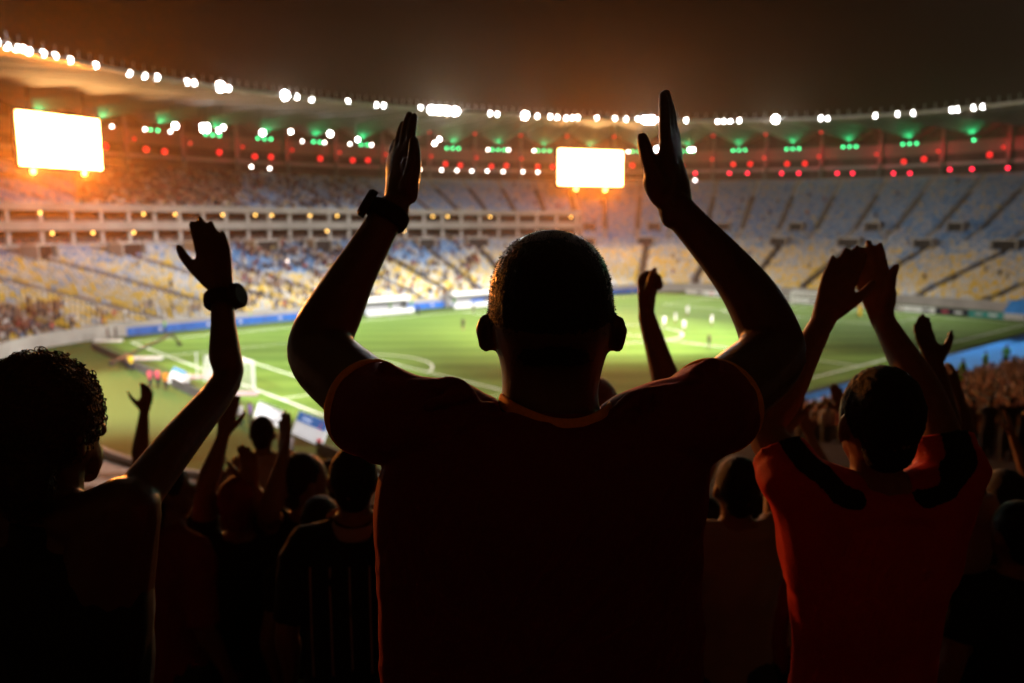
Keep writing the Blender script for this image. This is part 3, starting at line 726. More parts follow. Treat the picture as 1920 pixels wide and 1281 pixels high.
for i, y in enumerate(np.arange(-2, 66, 4.05)):
    if 8 < y < 20 or 35 < y < 39: continue
    board('dark_board', (-5.2, y, 0), 4.0, 0.85, math.pi / 2, 'dark_concrete', f'{count("db")} dark board back behind the near goal line counted from the near corner', 'board', group='dark board backs behind the near goal')
for i, x in enumerate(np.arange(0, 112, 5.05)):
    board('touchline_board', (x, -5.2, 0), 5.0, 0.95, 0, 'dark_concrete', f'{nth(i + 1)} dark board back along the near touchline counted from the near corner', 'board', group='dark board backs along the near touchline')
board('leaning_board', (-4.8, 37, 0), 3.6, 1.5, math.pi / 2, 'led_white', 'white and pale blue leaning board beside the near goal net', tilt=0.5, marks=[(0, 0.86, 0.98, 0.25, 'led_blue')])
board('leaning_board', (-4.2, 18.0, 0), 4.6, 1.25, math.pi / 2, 'led_white', 'white leaning board with dark print behind the near goal line', tilt=0.4, marks=[(0.1, 0.2, 0.5, 0.08, 'black'), (-0.25, 0.25, 0.15, 0.1, 'black'), (0, 0.95, 0.98, 0.08, 'darkmetal')])
board('leaning_board', (-4.2, 11.6, 0), 4.4, 1.7, math.pi / 2, 'led_white', 'blue and white leaning board with red marks by the corner', tilt=0.4, marks=[(0, 0.78, 0.98, 0.42, 'led_blue'), (0.15, 0.75, 0.3, 0.15, 'led_white'), (-0.3, 0.7, 0.08, 0.3, 'led_red'), (-0.4, 0.2, 0.15, 0.12, 'led_red')])
for (px, py, lab) in [(203, 641, 'pale mat lying near the far corner of the pitch'), (275, 674, 'pale mat lying behind the near goal line by the camera crane'), (382, 709, 'pinkish mat lying behind the goal net'), (447, 741, 'pinkish mat lying beside the near goal post')]:
    d = CAM.z / max(1e-3, -(FW - UP * ((py - 640.5) / FPX)).z); g = P(px, py, d); root = empty('ground_mat', (g.x, g.y, 0), lab, 'mat', None, math.radians(-40)); bm = bmesh.new()
    box(bm, (0, 0, 0.12), (3.4, 0.9, 0.16), M=Matrix.Rotation(0.15, 4, 'X')); bm_obj('mat_top', bm, 'white' if py < 700 else 'pink_cloth', root)
    bm = bmesh.new(); box(bm, (0, 0, 0.025), (3.0, 0.6, 0.05)); bm_obj('base', bm, 'darkmetal', root)
# camera crane by the far corner
root = empty('camera_crane', (-5.5, 49, 0), 'dark camera crane with a long arm near the far corner', 'crane')
bm = bmesh.new()
for a in (0.3, 2.4, 4.5): beam(bm, (0, 0, 1.1), (0.9 * math.cos(a), 0.9 * math.sin(a), 0), 0.08)
bm_obj('tripod', bm, 'darkmetal', root)
bm = bmesh.new(); beam(bm, (-1.6, -0.9, 0.9), (5.6, 3.4, 2.6), 0.22); bm_obj('arm', bm, 'darkmetal', root)
bm = bmesh.new(); box(bm, (-1.7, -0.95, 0.85), (0.5, 0.4, 0.5)); bm_obj('counterweight', bm, 'black', root)
bm = bmesh.new(); beam(bm, (5.6, 3.4, 2.6), (6.2, 3.0, 1.7), 0.2); box(bm, (6.2, 3.0, 1.5), (0.5, 0.3, 0.35)); bm_obj('camera_head', bm, 'black', root)
# dugouts
def dugout(px, L, label):
    p = at_ring(px, -1.5); root = empty('dugout', (p.x, p.y, 0), label, 'dugout', None, math.radians(0))
    prof = [(1.2, 2.2), (0.6, 2.7), (-0.6, 2.75), (-1.3, 2.3)]
    vs = []; fs = []
    for x in (-L / 2, L / 2):
        vs += [(x, y, z) for y, z in prof] + [(x, y, z - 0.25) for y, z in reversed(prof)]
    fs = [(i, (i + 1) % 8, 8 + (i + 1) % 8, 8 + i) for i in range(8)] + [tuple(range(7, -1, -1)), tuple(range(8, 16))]
    mesh_obj('canopy', vs, fs, 'white', root)
    bm = bmesh.new(); box(bm, (0, 1.25, 1.05), (L, 0.1, 2.1)); bm_obj('back_panel', bm, 'grey_metal', root)
    for x in (-L / 2, L / 2): bm = bmesh.new(); box(bm, (x, 0.35, 1.1), (0.08, 1.7, 2.0)); bm_obj('side_panel', bm, 'grey_metal', root)
    bm = bmesh.new(); box(bm, (0, 0.7, 0.45), (L - 0.3, 0.5, 0.1)); bm_obj('bench', bm, 'seat_blue', root)
    bm = bmesh.new(); box(bm, (0, -2.0, 0.40), (L + 0.5, 0.12, 0.8)); bm_obj('front_barrier', bm, 'white', root)
dugout(722, 8.5, 'white canopied dugout at the foot of the far stand'); dugout(880, 9, 'low white dugout left of the central head')

# ------------------------------------------------------------------ blue tarpaulin over the first rows on the near side
vs = []; fs = []; PH = phr(math.radians(236), math.radians(338), 0.8); RRW = [-1.9, -0.25, 0.6, 2, 4, 6, 7.6]
for i, f in enumerate(PH):
    for j, r in enumerate(RRW):
        z = 0.03 if j == 0 else 2.25 if j == 1 else zprof(r) + 0.75 + 0.10 * noise.noise(V((i * 0.6, j * 0.9, 0)))
        vs.append(ring(f, r, z))
k = len(RRW)
for i in range(len(PH) - 1):
    for j in range(k - 1): fs.append((i * k + j, (i + 1) * k + j, (i + 1) * k + j + 1, i * k + j + 1))
tag(mesh_obj('tarpaulin', vs, fs, 'tarp', smooth=False), 'bright blue tarpaulin covering the first rows on the near right side', 'tarpaulin')

# ------------------------------------------------------------------ figures
def hand(bm, w, Y, X, Z, s=1.0, curl=0.18, spread=0.05, thumb=0.7, fist=False, seg=10, tcurl=0.0, tpts=None):
    """w wrist, Y to the fingertips, X to the thumb side, Z where the palm faces"""
    Y = V(Y).normalized(); X = (V(X) - Y * V(X).dot(Y)).normalized(); n = X.cross(Y); Z = n if n.dot(V(Z)) > 0 else -n
    g = lambda x, y, z: w + (X * x + Y * y + Z * z) * s
    tube(bm, [g(0, -0.02, 0), g(0, 0.02, 0), g(0.002, 0.055, 0.002), g(0, 0.094, 0)], [(0.027 * s, 0.020 * s), (0.032 * s, 0.019 * s), (0.040 * s, 0.017 * s), (0.041 * s, 0.012 * s)], ref=X, seg=14, sub=3)
    tube(bm, [g(0.018, 0.018, 0.006), g(0.034, 0.05, 0.010)], [0.018 * s, 0.014 * s], seg=seg, sub=2)
    base = [(0.031, 0.094), (0.0105, 0.099), (-0.0105, 0.095), (-0.031, 0.086)]; ln = [0.073, 0.081, 0.075, 0.059]; rd = [0.0092, 0.0095, 0.0090, 0.0078]
    for i in range(4):
        a = spread * (1.5 - i); p = g(base[i][0], base[i][1], 0); d = (Y * math.cos(a) + X * math.sin(a)); ang_ = 0; pts = [g(base[i][0] * 0.9, base[i][1] - 0.02, 0), p]
        c = (1.35 if fist else curl * (1 + 0.25 * i)); segs = [0.45, 0.31, 0.24]
        for q in range(3):
            ang_ += c * (0.8 if q == 0 else 1.0 if not fist else 1.15)
            e = d * math.cos(ang_) + Z * math.sin(ang_); p = p + e * ln[i] * segs[q] * s; pts.append(p)
        r = rd[i] * s; tube(bm, pts, [r * 1.05, r * 1.08, r, r * 0.95, r * 0.78], seg=seg, sub=3)
    d = Y * math.cos(thumb) + X * math.sin(thumb) + Z * (0.25 if not fist else 0.75); d.normalize(); p0 = g(0.022, 0.022, 0.006); p1 = p0 + d * 0.046 * s
    d2 = (d + Y * 0.25 + Z * tcurl).normalized(); p2 = p1 + d2 * 0.034 * s; d3 = (d2 + Y * 0.25 - X * 0.1 + Z * tcurl).normalized(); p3 = p2 + d3 * 0.026 * s
    if tpts: p0, p1, p2, p3 = tpts
    tube(bm, [p0, p1, p2, p3], [0.0165 * s, 0.0135 * s, 0.0118 * s, 0.0092 * s], seg=seg, sub=3)

def curls(src, root, m, n=2600, seed=4):
    """loose curled locks standing off the hair mass"""
    R = random.Random(seed); me = src.data; b = bmesh.new(); nv = len(me.vertices)
    for _ in range(n):
        v = me.vertices[R.randrange(nv)]; d = V(v.normal); c = V(v.co) - d * 0.004; t = d.orthogonal().normalized(); t.rotate(Matrix.Rotation(R.uniform(0, T2), 3, d)); w = d.cross(t)
        r = R.uniform(0.004, 0.009); turn = R.uniform(1.5, 5.0); up = R.uniform(0.002, 0.012); k = 9; th = R.uniform(0.0006, 0.0014); pts = []
        for i in range(k):
            a = turn * i / (k - 1); pts.append(c + t * (r * math.sin(a)) + w * (r * (1 - math.cos(a))) + d * (up * math.sin(math.pi * min(1, i / (k - 1) * 0.8))))
        tube(b, pts, [th] * (k - 1) + [th * 0.4], seg=4, sub=1, cap=False)
    return tag(bm_obj('curls', b, m, root, True), kind='stuff')
def stubble(src, root, m, n=9000, ln=0.0026, seed=2):
    R = random.Random(seed); me = src.data; nv = len(me.vertices); vs = []; fs = []
    for _ in range(n):
        v = me.vertices[R.randrange(nv)]; d = (V(v.normal) + V((R.uniform(-.4, .4), R.uniform(-.4, .4), R.uniform(-.5, .2)))).normalized(); c = V(v.co) + V((R.uniform(-1, 1), R.uniform(-1, 1), R.uniform(-1, 1))) * 0.0015
        t = d.orthogonal().normalized() * 0.0005; w = d.cross(t).normalized() * 0.0005; k = len(vs); L = ln * R.uniform(.5, 1.4)
        vs += [c + t, c - t * 0.5 + w * 0.87, c - t * 0.5 - w * 0.87, c + d * L]; fs += [(k, k + 1, k + 3), (k + 1, k + 2, k + 3), (k + 2, k, k + 3)]
    return tag(mesh_obj('stubble', vs, fs, m, root), kind='stuff')
class Fig:
    """a whole figure: local x ahead, y to its left, z up, scaled to its height"""
    def __init__(self, o, yaw, H):
        self.o = V(o); self.s = H / 1.78; self.f = V((math.cos(yaw), math.sin(yaw), 0)); self.l = V((-self.f.y, self.f.x, 0)); self.yaw = yaw
    def g(self, x, y, z): return self.o + (self.f * x + self.l * y + V((0, 0, z))) * self.s
def arm_pts(F, side, spec, shz):
    s = F.s; sh = F.g(0, side * 0.17, shz)
    if spec is None:
        el = F.g(-0.03, side * 0.24, shz - 0.29); wr = F.g(0.06, side * 0.25, shz - 0.53)
        return sh, el, wr, (V((0, 0, -1)) + F.f * 0.25), F.f, -F.l * side, {}
    el, wr, Y, X, Z, kw = spec; return sh, V(el), V(wr), V(Y), V(X), V(Z), kw
def figure(name, label, cat, o, yaw, H, skin, shirt, legs, hair, vox=0.007, arms=(None, None), head_yaw=0, group=None, fat=1.0, hairstyle='short', sleeve=0.55,
           shz=1.43, hands=True, ratio=None, fold=True, head=True, shorts=False, armf=1.0):
    F = Fig(o, yaw, H); s = F.s; g = F.g; root = empty(name, o, label, cat, group)
    hy = yaw + head_yaw; hf = V((math.cos(hy), math.sin(hy), 0)); hl = V((-hf.y, hf.x, 0)); hc = g(0.01, 0, 1.655)
    h = lambda x, y, z: hc + (hf * x + hl * y + V((0, 0, z))) * s
    T = [(0.84, 0.160, 0.115), (0.94, 0.165, 0.118), (1.06, 0.148, 0.108), (1.18, 0.152, 0.110), (1.30, 0.172, 0.118), (1.40, 0.170, 0.105), (1.46, 0.115, 0.075)]
    A = [arm_pts(F, sd, sp, shz) for sd, sp in zip((1, -1), arms)]
    # skin
    bm = bmesh.new()
    tube(bm, [g(0, 0, z) for z, a, b in T], [(a * s * fat, b * s * fat) for z, a, b in T], ref=F.l, seg=20, sub=2)
    tube(bm, [g(-0.012, 0, 1.40), g(-0.01, 0, 1.48), g(0.0, 0, 1.56), g(0.005, 0, 1.62)], [0.066 * s, 0.056 * s, 0.054 * s, 0.056 * s], seg=14, sub=2)
    ellipsoid(bm, h(-0.008, 0, 0.012), (0.098 * s, 0.077 * s, 0.112 * s), 18, 12, (hf, hl, V((0, 0, 1))))
    tube(bm, [h(0.03, 0, -0.03), h(0.06, 0, -0.075), h(0.066, 0, -0.097)], [(0.058 * s, 0.05 * s), (0.042 * s, 0.036 * s), (0.026 * s, 0.022 * s)], ref=hl, seg=12, sub=2)
    tube(bm, [h(0.088, 0, 0.012), h(0.103, 0, -0.022)], [0.010 * s, 0.016 * s], seg=8, sub=2)
    tube(bm, [h(0.082, -0.02, -0.055), h(0.088, 0, -0.055), h(0.082, 0.02, -0.055)], [0.008 * s, 0.011 * s, 0.008 * s], seg=8, sub=2)
    for q in (-1, 1):
        ellipsoid(bm, h(-0.012, q * 0.082, -0.010), (0.019 * s, 0.010 * s, 0.031 * s), 10, 8, ((hf - hl * q * 0.5).normalized(), (hl * q + hf * 0.5).normalized(), V((0, 0, 1))))
        ellipsoid(bm, h(0.083, q * 0.032, 0.008), (0.008 * s, 0.013 * s, 0.007 * s), 8, 6, (hf, hl, V((0, 0, 1))))
    for q in (-1, 1):
        tube(bm, [g(0, q * 0.085, 0.9), g(0.01, q * 0.095, 0.68), g(0.015, q * 0.10, 0.47), g(-0.01, q * 0.10, 0.30), g(-0.01, q * 0.10, 0.09)], [0.088 * s, 0.074 * s, 0.055 * s, 0.053 * s, 0.038 * s], seg=12, sub=2)
    for q, (sh, el, wr, Y, X, Z, kw) in zip((1, -1), A):
        tube(bm, [g(-0.012, q * 0.035, 1.50), g(-0.012, q * 0.10, (1.48 + shz) / 2), sh], [0.048 * s, 0.054 * s, 0.060 * s], seg=14, sub=3)
        tube(bm, [g(0, q * 0.09, 1.33), g(0, q * 0.13, shz - 0.08), sh], [0.09 * s, 0.078 * s, 0.060 * s], seg=14, sub=3)
        tube(bm, [sh, sh.lerp(el, 0.5), el, el.lerp(wr, 0.3), el.lerp(wr, 0.65), wr], [0.056 * s * armf, 0.050 * s * armf, 0.041 * s * armf, 0.044 * s * armf, 0.035 * s * armf, 0.027 * s * max(armf, 0.9)], seg=14, sub=3)
        if hands: hand(bm, wr + Y.normalized() * 0.012 * s, Y, X, Z, s=s * kw.get('size', 1.0), **{k: v for k, v in kw.items() if k != 'size'})
        else: tube(bm, [wr, wr + Y.normalized() * 0.14 * s], [0.03 * s, 0.035 * s], seg=8, sub=2)
    remesh('body', bm, skin, vox, root, smooth=3 if vox < 0.02 else 1, ratio=ratio)
    # shirt
    bm = bmesh.new(); e = 0.014
    tube(bm, [g(0, 0, z) for z, a, b in T if z > 0.8], [((a * fat + e) * s, (b * fat + e) * s) for z, a, b in T if z > 0.8], ref=F.l, seg=20, sub=2, cap=False)
    for (sh, el, wr, Y, X, Z, kw), q in zip(A, (1, -1)):
        if sleeve is None: continue
        tube(bm, [g(-0.012, q * 0.055, 1.485), g(-0.012, q * 0.10, (1.48 + shz) / 2), sh], [0.058 * s, 0.070 * s, 0.075 * s], seg=14, sub=3)
        tube(bm, [g(0, q * 0.09, 1.33), g(0, q * 0.13, shz - 0.08), sh], [0.107 * s, 0.094 * s, 0.076 * s], seg=14, sub=3)
        tube(bm, [g(0, q * 0.04, shz - 0.09), sh, sh.lerp(el, sleeve * 0.6), sh.lerp(el, sleeve)], [0.085 * s, 0.080 * s, 0.070 * s, 0.067 * s], seg=16, sub=3, cap=False)
    if sleeve is not None: tube(bm, [A[0][0], g(-0.03, 0.085, 1.475), g(-0.035, 0, 1.47), g(-0.03, -0.085, 1.475), A[1][0]], [0.06 * s, 0.055 * s, 0.055 * s, 0.055 * s, 0.06 * s], seg=14, sub=3)
    tube(bm, [g(-0.012, 0, 1.40), g(-0.012, 0, 1.505)], [0.085 * s, 0.068 * s], seg=16, sub=2, cap=False)
    fo = (lambda p: 0.006 * noise.turbulence(p * 9, 2, False) + 0.010 * max(0, noise.noise(V((p.x * 11, p.y * 11, p.z * 5 + 3)))) - 0.003) if fold else None
    so = remesh('shirt', bm, shirt, vox * 1.2, root, smooth=3 if vox < 0.02 else 1, fold=fo, ratio=ratio)
    # trousers and shoes
    bm = bmesh.new(); tube(bm, [g(0, 0, 1.0), g(0, 0, 0.92), g(0, 0, 0.82)], [((0.150 * fat + 0.012) * s, (0.11 * fat + .012) * s), ((0.168 * fat + .012) * s, (0.12 * fat + .012) * s), (0.15 * s, 0.11 * s)], ref=F.l, seg=16, sub=2)
    zb = 0.5 if shorts else 0.09
    for q in (-1, 1):
        tube(bm, [g(0, q * 0.085, 0.9), g(0.01, q * 0.098, 0.68), g(0.01, q * 0.10, zb)], [0.105 * s, 0.094 * s, 0.062 * s if not shorts else 0.085 * s], seg=12, sub=3, cap=False)
    remesh('trousers', bm, legs, max(vox * 1.5, 0.012), root, smooth=2, ratio=ratio)
    for q in (-1, 1):
        bm = bmesh.new(); tube(bm, [g(-0.06, q * 0.10, 0.045), g(0.06, q * 0.105, 0.04), g(0.17, q * 0.115, 0.03)], [(0.036 * s, 0.045 * s), (0.042 * s, 0.04 * s), (0.036 * s, 0.028 * s)], ref=F.l, seg=10, sub=2); bm_obj('shoe', bm, 'black', root, True)
    # hair
    bm = bmesh.new(); ho = None
    if hairstyle in ('short', 'cap', 'beanie'):
        ellipsoid(bm, h(-0.022, 0, 0.030), (0.094 * s, 0.082 * s, 0.100 * s), 18, 12, (hf, hl, V((0, 0, 1))))
        tube(bm, [h(-0.05, 0, 0.02), h(-0.055, 0, -0.05)], [(0.070 * s, 0.05 * s), (0.058 * s, 0.040 * s)], ref=hl, seg=12, sub=2)
    elif hairstyle == 'wavy':
        ellipsoid(bm, h(-0.024, 0, 0.040), (0.108 * s, 0.098 * s, 0.110 * s), 18, 12, (hf, hl, V((0, 0, 1))))
        tube(bm, [h(-0.06, 0, 0.02), h(-0.075, 0, -0.08), h(-0.07, 0, -0.12)], [(0.085 * s, 0.05 * s), (0.07 * s, 0.04 * s), (0.05 * s, 0.02 * s)], ref=hl, seg=12, sub=2)
    elif hairstyle == 'long':
        ellipsoid(bm, h(-0.022, 0, 0.034), (0.100 * s, 0.090 * s, 0.104 * s), 18, 12, (hf, hl, V((0, 0, 1))))
        tube(bm, [h(-0.04, 0, 0.04), h(-0.07, 0, -0.10), h(-0.09, 0.01, -0.25), h(-0.11, 0.015, -0.42)], [(0.09 * s, 0.06 * s), (0.095 * s, 0.055 * s), (0.10 * s, 0.045 * s), (0.06 * s, 0.03 * s)], ref=hl, seg=16, sub=3)
    if hairstyle != 'bald':
        fz = (lambda p: 0.003 * noise.noise(p * 120)) if vox < 0.02 and hairstyle != 'cap' else None
        ho = remesh('beanie' if hairstyle == 'beanie' else 'hair', bm, hair, vox, root, smooth=1, fold=fz, ratio=ratio)
        if hairstyle == 'wavy': curls(ho, root, hair)
    else: bm.free()
    localise(root); root['_F'] = 0; del root['_F']
    return root, F, A

def copy_thing(root, loc, rz, label, group=None, mats=None, name=None):
    r = bpy.data.objects.new(name or root.name.split('.')[0], None); COL.objects.link(r); r.location = loc; r.rotation_euler.z = rz; tag(r, label, root['category'], group)
    for ch in root.children:
        c = ch.copy(); COL.objects.link(c); c.parent = r
        key = ch.name.split('.')[0]
        if mats and key in mats:
            c.material_slots[0].link = 'OBJECT'; c.material_slots[0].material = MATS[mats[key]]
    return r
FARV = V((0, 0, -500))
def lw(F, x, y, z): return F.g(x, y, z)
def far_proto(kind):
    o = (0, 0, 0); F = Fig(o, 0, 1.78); g = F.g
    if kind == 'stand': arms = (None, None)
    elif kind == 'run': arms = ((g(-0.12, 0.26, 1.20), g(0.12, 0.22, 1.10), V((1, 0, 0.3)), V((0, 0, 1)), V((0, -1, 0)), {}), (g(0.02, -0.30, 1.17), g(-0.10, -0.26, 0.95), V((0, 0, -1)), V((1, 0, 0)), V((0, 1, 0)), {}))
    elif kind == 'clap': arms = ((g(0.16, 0.25, 1.25), g(0.30, 0.05, 1.36), V((0.4, -0.2, 1)), V((-1, 0, 0)), V((0, -1, 0)), {}), (g(0.16, -0.25, 1.25), g(0.30, -0.05, 1.36), V((0.4, 0.2, 1)), V((-1, 0, 0)), V((0, 1, 0)), {}))
    else: arms = ((g(0.10, 0.32, 1.62), g(0.14, 0.22, 1.86), V((0, 0, 1)), V((-1, 0, 0)), V((0, -1, 0)), {}), (g(0.10, -0.32, 1.62), g(0.14, -0.22, 1.86), V((0, 0, 1)), V((-1, 0, 0)), V((0, 1, 0)), {}))
    r, F, A = figure('person', 'x', 'person', o, 0, 1.78, 'skin_mid', 'white_cloth', 'navy_cloth', 'hair_black', vox=0.03, arms=arms, hands=False, fold=False, ratio=0.5, shorts=(kind == 'run'))
    return r
PROTO = {k: far_proto(k) for k in ('stand', 'run', 'clap', 'up')}
def ground_pt(px, py, z=0.0):
    d = FW + RT * ((px - 960) / FPX) - UP * ((py - 640.5) / FPX); return CAM + d * ((z - CAM.z) / d.z)
def field_person(kind, px, py, rz, label, group, mats, z=0.0):
    p = ground_pt(px, py, z); return copy_thing(PROTO[kind], (p.x, p.y, z + 0.01), rz, label, group, mats)
W_ = {'shirt': 'white_cloth', 'trousers': 'white_cloth'}; D_ = {'shirt': 'black_cloth', 'trousers': 'black_cloth', 'body': 'skin_mid'}
for (px, py, rz, lab) in [(1245, 614, 1, 'player in white at the far left of the huddle on the pitch'), (1266, 606, 2.5, 'player in white second from the left of the huddle'), (1289, 592, 4, 'player in white standing farthest off in the huddle'),
                          (1282, 622, 0.3, 'player in white nearest the centre circle line'), (1334, 611, 5, 'player in white standing apart right of the huddle')]:
    field_person('run', px, py, rz, lab, 'players in white', W_)
for (px, py, rz, lab) in [(868, 620, 1, 'dark player on the pitch left of the central ear'), (888, 586, 2, 'dark player near the far touchline'), (1329, 654, 3, 'dark player below the lone white player')]:
    field_person('run', px, py, rz, lab, 'players in dark kit', D_)
for (px, py, m, lab) in [(282, 728, 'pinkred_cloth', 'person in red standing by the board behind the near goal'), (297, 727, 'pinkred_cloth', 'person in pinkish red beside the orange steward'), (312, 732, 'orange_cloth', 'person in an orange vest behind the near goal net'),
                         (352, 735, 'white_cloth', 'person in pale blue-white seated place by the goal net'), (238, 692, 'brown_cloth', 'person in brown by the camera crane base'), (247, 697, 'yellow_cloth', 'person in mustard by the camera crane base'),
                         (438, 790, 'purple_cloth', 'person in purple behind the near goal line'), (452, 800, 'white_cloth', 'person in white and purple near the leaning board'), (470, 797, 'purple_cloth', 'person in purple crouched place beside the white leaning board'),
                         (545, 865, 'grey_cloth', 'person in pale grey below the blue leaning board'), (412, 860, 'orange_cloth', 'person in orange standing on the dark green apron')]:
    field_person('stand', px, py, random.uniform(0, 6), lab.replace('seated place', 'standing').replace('crouched place', 'standing'), None, {'shirt': m})
for (px, py, lab) in [(203, 640, 'left one of two dark figures at the foot of the far stand'), (218, 638, 'right one of two dark figures at the foot of the far stand')]:
    field_person('stand', px, py, 0, lab, None, D_)
for (px, py, lab) in [(310, 622, 'steward in a green vest by the aisle foot of the far stand'), (470, 603, 'steward in a green vest at the left end of the far stand wall'), (732, 583, 'steward in a green vest beside the white dugout'), (772, 578, 'steward in a green vest right of the white dugout'), (852, 572, 'steward in a green vest near the central head'), (784, 588, 'dark steward standing on the far touchline')]:
    field_person('stand', px, py + 3, 0, lab, 'stewards along the far touchline', {'shirt': 'vest' if 'green' in lab else 'navy_cloth'})
for (px, py, lab) in [(1772, 752, 'steward in a green vest on the blue tarpaulin, lowest one'), (1802, 728, 'steward in a green vest on the blue tarpaulin, second from the raised hands'), (1845, 707, 'steward in a green vest on the blue tarpaulin near the board'), (1884, 690, 'steward in a green vest on the blue tarpaulin, farthest right'), (1788, 765, 'steward in a green vest at the edge of the packed crowd')]:
    p = ground_pt(px, py, 2.6); f, r = to_ring(p.x, p.y); z = zprof(max(r, 0)) + 0.7 if r > 0 else 2.2
    for _ in range(6):
        p = ground_pt(px, py, z); f, r = to_ring(p.x, p.y); z = zprof(max(r, 0.2)) + 0.72
    copy_thing(PROTO['stand'], (p.x, p.y, z), random.uniform(3, 5), lab, 'stewards on the blue tarpaulin', {'shirt': 'vest', 'trousers': 'navy_cloth'})
# yellow corner banner behind the far goal, seen between the clapping hands
p = ground_pt(1612, 592); root = empty('corner_banner', (p.x, p.y, 0), 'yellow banner standing on the turf between the clapping hands', 'banner', None, 0.6)
bm = bmesh.new(); box(bm, (0, 0, 0.9), (2.6, 0.12, 1.7)); bm_obj('panel', bm, 'yellow_cloth', root)
for x in (-1.2, 1.2): bm = bmesh.new(); box(bm, (x, 0, 0.02), (0.1, 0.9, 0.04)); bm_obj('foot', bm, 'darkmetal', root)

# spectators packed on the near right terraces
spots = []
for i in range(int(7.8 / STEP) + 1, int(38 / STEP)):
    r = (i + 0.5) * STEP; f = math.radians(228)
    while f < math.radians(312):
        R = R0(f) + (R1(f) - R0(f)) * r / 65; f += random.uniform(0.52, 0.68) / R
        p = ring(f, r, zprof(r)); q = proj(p + V((0, 0, 1.5)))
        if q[2] < 7: continue
        spots.append((q, p, f))
def in_win(q): return (1500 < q[0] < 1640 and 790 < q[1] < 1000) or (1735 < q[0] < 1960 and 660 < q[1] < 1010)
win = sorted([s for s in spots if in_win(s[0])], key=lambda s: s[0][2])[:230]
ids = set(id(s) for s in win)
SH = ['white_cloth', 'grey_cloth', 'dark_red_cloth', 'brown_cloth', 'white_cloth', 'black_cloth', 'maroon', 'grey_cloth', 'pink_cloth', 'dark_red_cloth', 'brown_cloth', 'black_cloth', 'navy_cloth']
CN = {'dark_red_cloth': 'dark red', 'brown_cloth': 'brown', 'white_cloth': 'white', 'black_cloth': 'black', 'maroon': 'maroon', 'grey_cloth': 'grey', 'pink_cloth': 'pale pink', 'navy_cloth': 'navy'}
for (q, p, f) in win:
    m = random.choice(SH); k = random.choice(['stand', 'clap', 'up', 'stand'])
    copy_thing(PROTO[k], (p.x, p.y, p.z), f + math.pi + random.uniform(-.4, .4), f'spectator in {CN[m]} in the packed crowd beyond the clapping hands', 'spectators packed on the near right terraces',
               {'shirt': m, 'body': random.choice(['skin_mid', 'skin_fair', 'skin_dark']), 'trousers': random.choice(['denim', 'black_cloth', 'navy_cloth'])})
rest = [(p.x, p.y, p.z, f + math.pi, random.uniform(.92, 1.05)) for s in spots if id(s) not in ids for (q, p, f) in [s] if q[0] > 1300 and random.random() < 0.8]
PAL = [(.22, .03, .03), (.16, .09, .06), (.5, .48, .45), (.02, .02, .02), (.3, .26, .25), (.12, .02, .03)]
tag(place_many('near_crowd', rest, ctv, ctf, None, 'crowdmix', np.array([person_cols() for _ in rest])), 'packed spectators farther round the near right stand', 'crowd', kind='stuff')
for k in PROTO.values():
    for c in list(k.children): bpy.data.objects.remove(c)
    bpy.data.objects.remove(k)

# ------------------------------------------------------------------ people near the camera
def floor_at(p): return zstep(to_ring(p.x, p.y)[1])
def near(label, top, yaw_off, arms, skin, shirt, hair, **kw):
    """top: (px, py, depth) of the crown of the head"""
    t = P(*top); z = floor_at(t); H = t.z - z
    return figure('person', label, 'person', (t.x, t.y, z), YAW + yaw_off, H, skin, shirt, kw.pop('legs', 'denim'), hair, arms=arms, **kw)
def toward(a, b): return (P(*b) - P(*a))

# left man: wavy hair, right arm up, watch
e, w_ = P(424, 716, 1.50), P(416, 552, 1.55)
left, F, A = near('person at the left edge in a black vest raising an open hand with a wristwatch', (78, 686, 1.26), -0.30,
    (None, (e, w_, toward((416, 552, 1.55), (388, 412, 1.57)), -RT * 0.85 - FW * 0.5, FW * 0.8 - RT * .3, dict(curl=0.10, spread=0.015, thumb=0.55, size=0.98))), 'skin_dark', 'black_cloth', 'hair_brown',
    hairstyle='wavy', head_yaw=-0.06, shz=1.53, sleeve=None, armf=0.78, vox=0.005)
# right man in red
Lh = (P(1436, 806, 1.55), P(1542, 604, 1.64), toward((1542, 604, 1.64), (1598, 462, 1.645)), RT * 0.9 - FW * 0.45, RT * 0.45 + FW * .9, dict(curl=0.04, spread=0.015, thumb=0.55, size=1.05))
Rh = (P(1752, 775, 1.55), P(1655, 600, 1.68), toward((1655, 600, 1.68), (1618, 450, 1.70)), RT * 0.95 - FW * 0.3, -RT * 0.3 + FW * 0.95, dict(curl=0.05, spread=0.03, size=1.05, tpts=(P(1655, 570, 1.67), P(1668, 540, 1.66), P(1672, 516, 1.66), P(1680, 500, 1.66))))
red, RF, RA = near('person in a red shirt with black shoulder stripes clapping overhead', (1656, 688, 1.45), 0.06, (Lh, Rh), 'skin_mid', 'red_cloth', 'hair_black', shz=1.52, sleeve=0.62, vox=0.005)
def split_faces(src, cond, name, m, parent, lift=0.0015):
    """a cloth piece of its own laid over the faces of src that meet cond"""
    b = bmesh.new(); b.from_mesh(src.data); bmesh.ops.delete(b, geom=[f for f in b.faces if not cond(f.calc_center_median() + parent.location)], context='FACES')
    for _ in range(6): bmesh.ops.smooth_vert(b, verts=[v for v in b.verts if v.is_boundary], factor=0.5, use_axis_x=True, use_axis_y=True, use_axis_z=True)
    b.normal_update()
    for v in b.verts: v.co += v.normal * lift
    return bm_obj(name, b, m, parent, True)
def near_path(pts, w):
    def c(p):
        for a, b in zip(pts, pts[1:]):
            d = b - a; t = max(0, min(1, (p - a).dot(d) / d.dot(d)))
            if (a + d * t - p).length < w: return True
        return False
    return c
rsh = [c for c in red.children if c.name.startswith('shirt')][0]
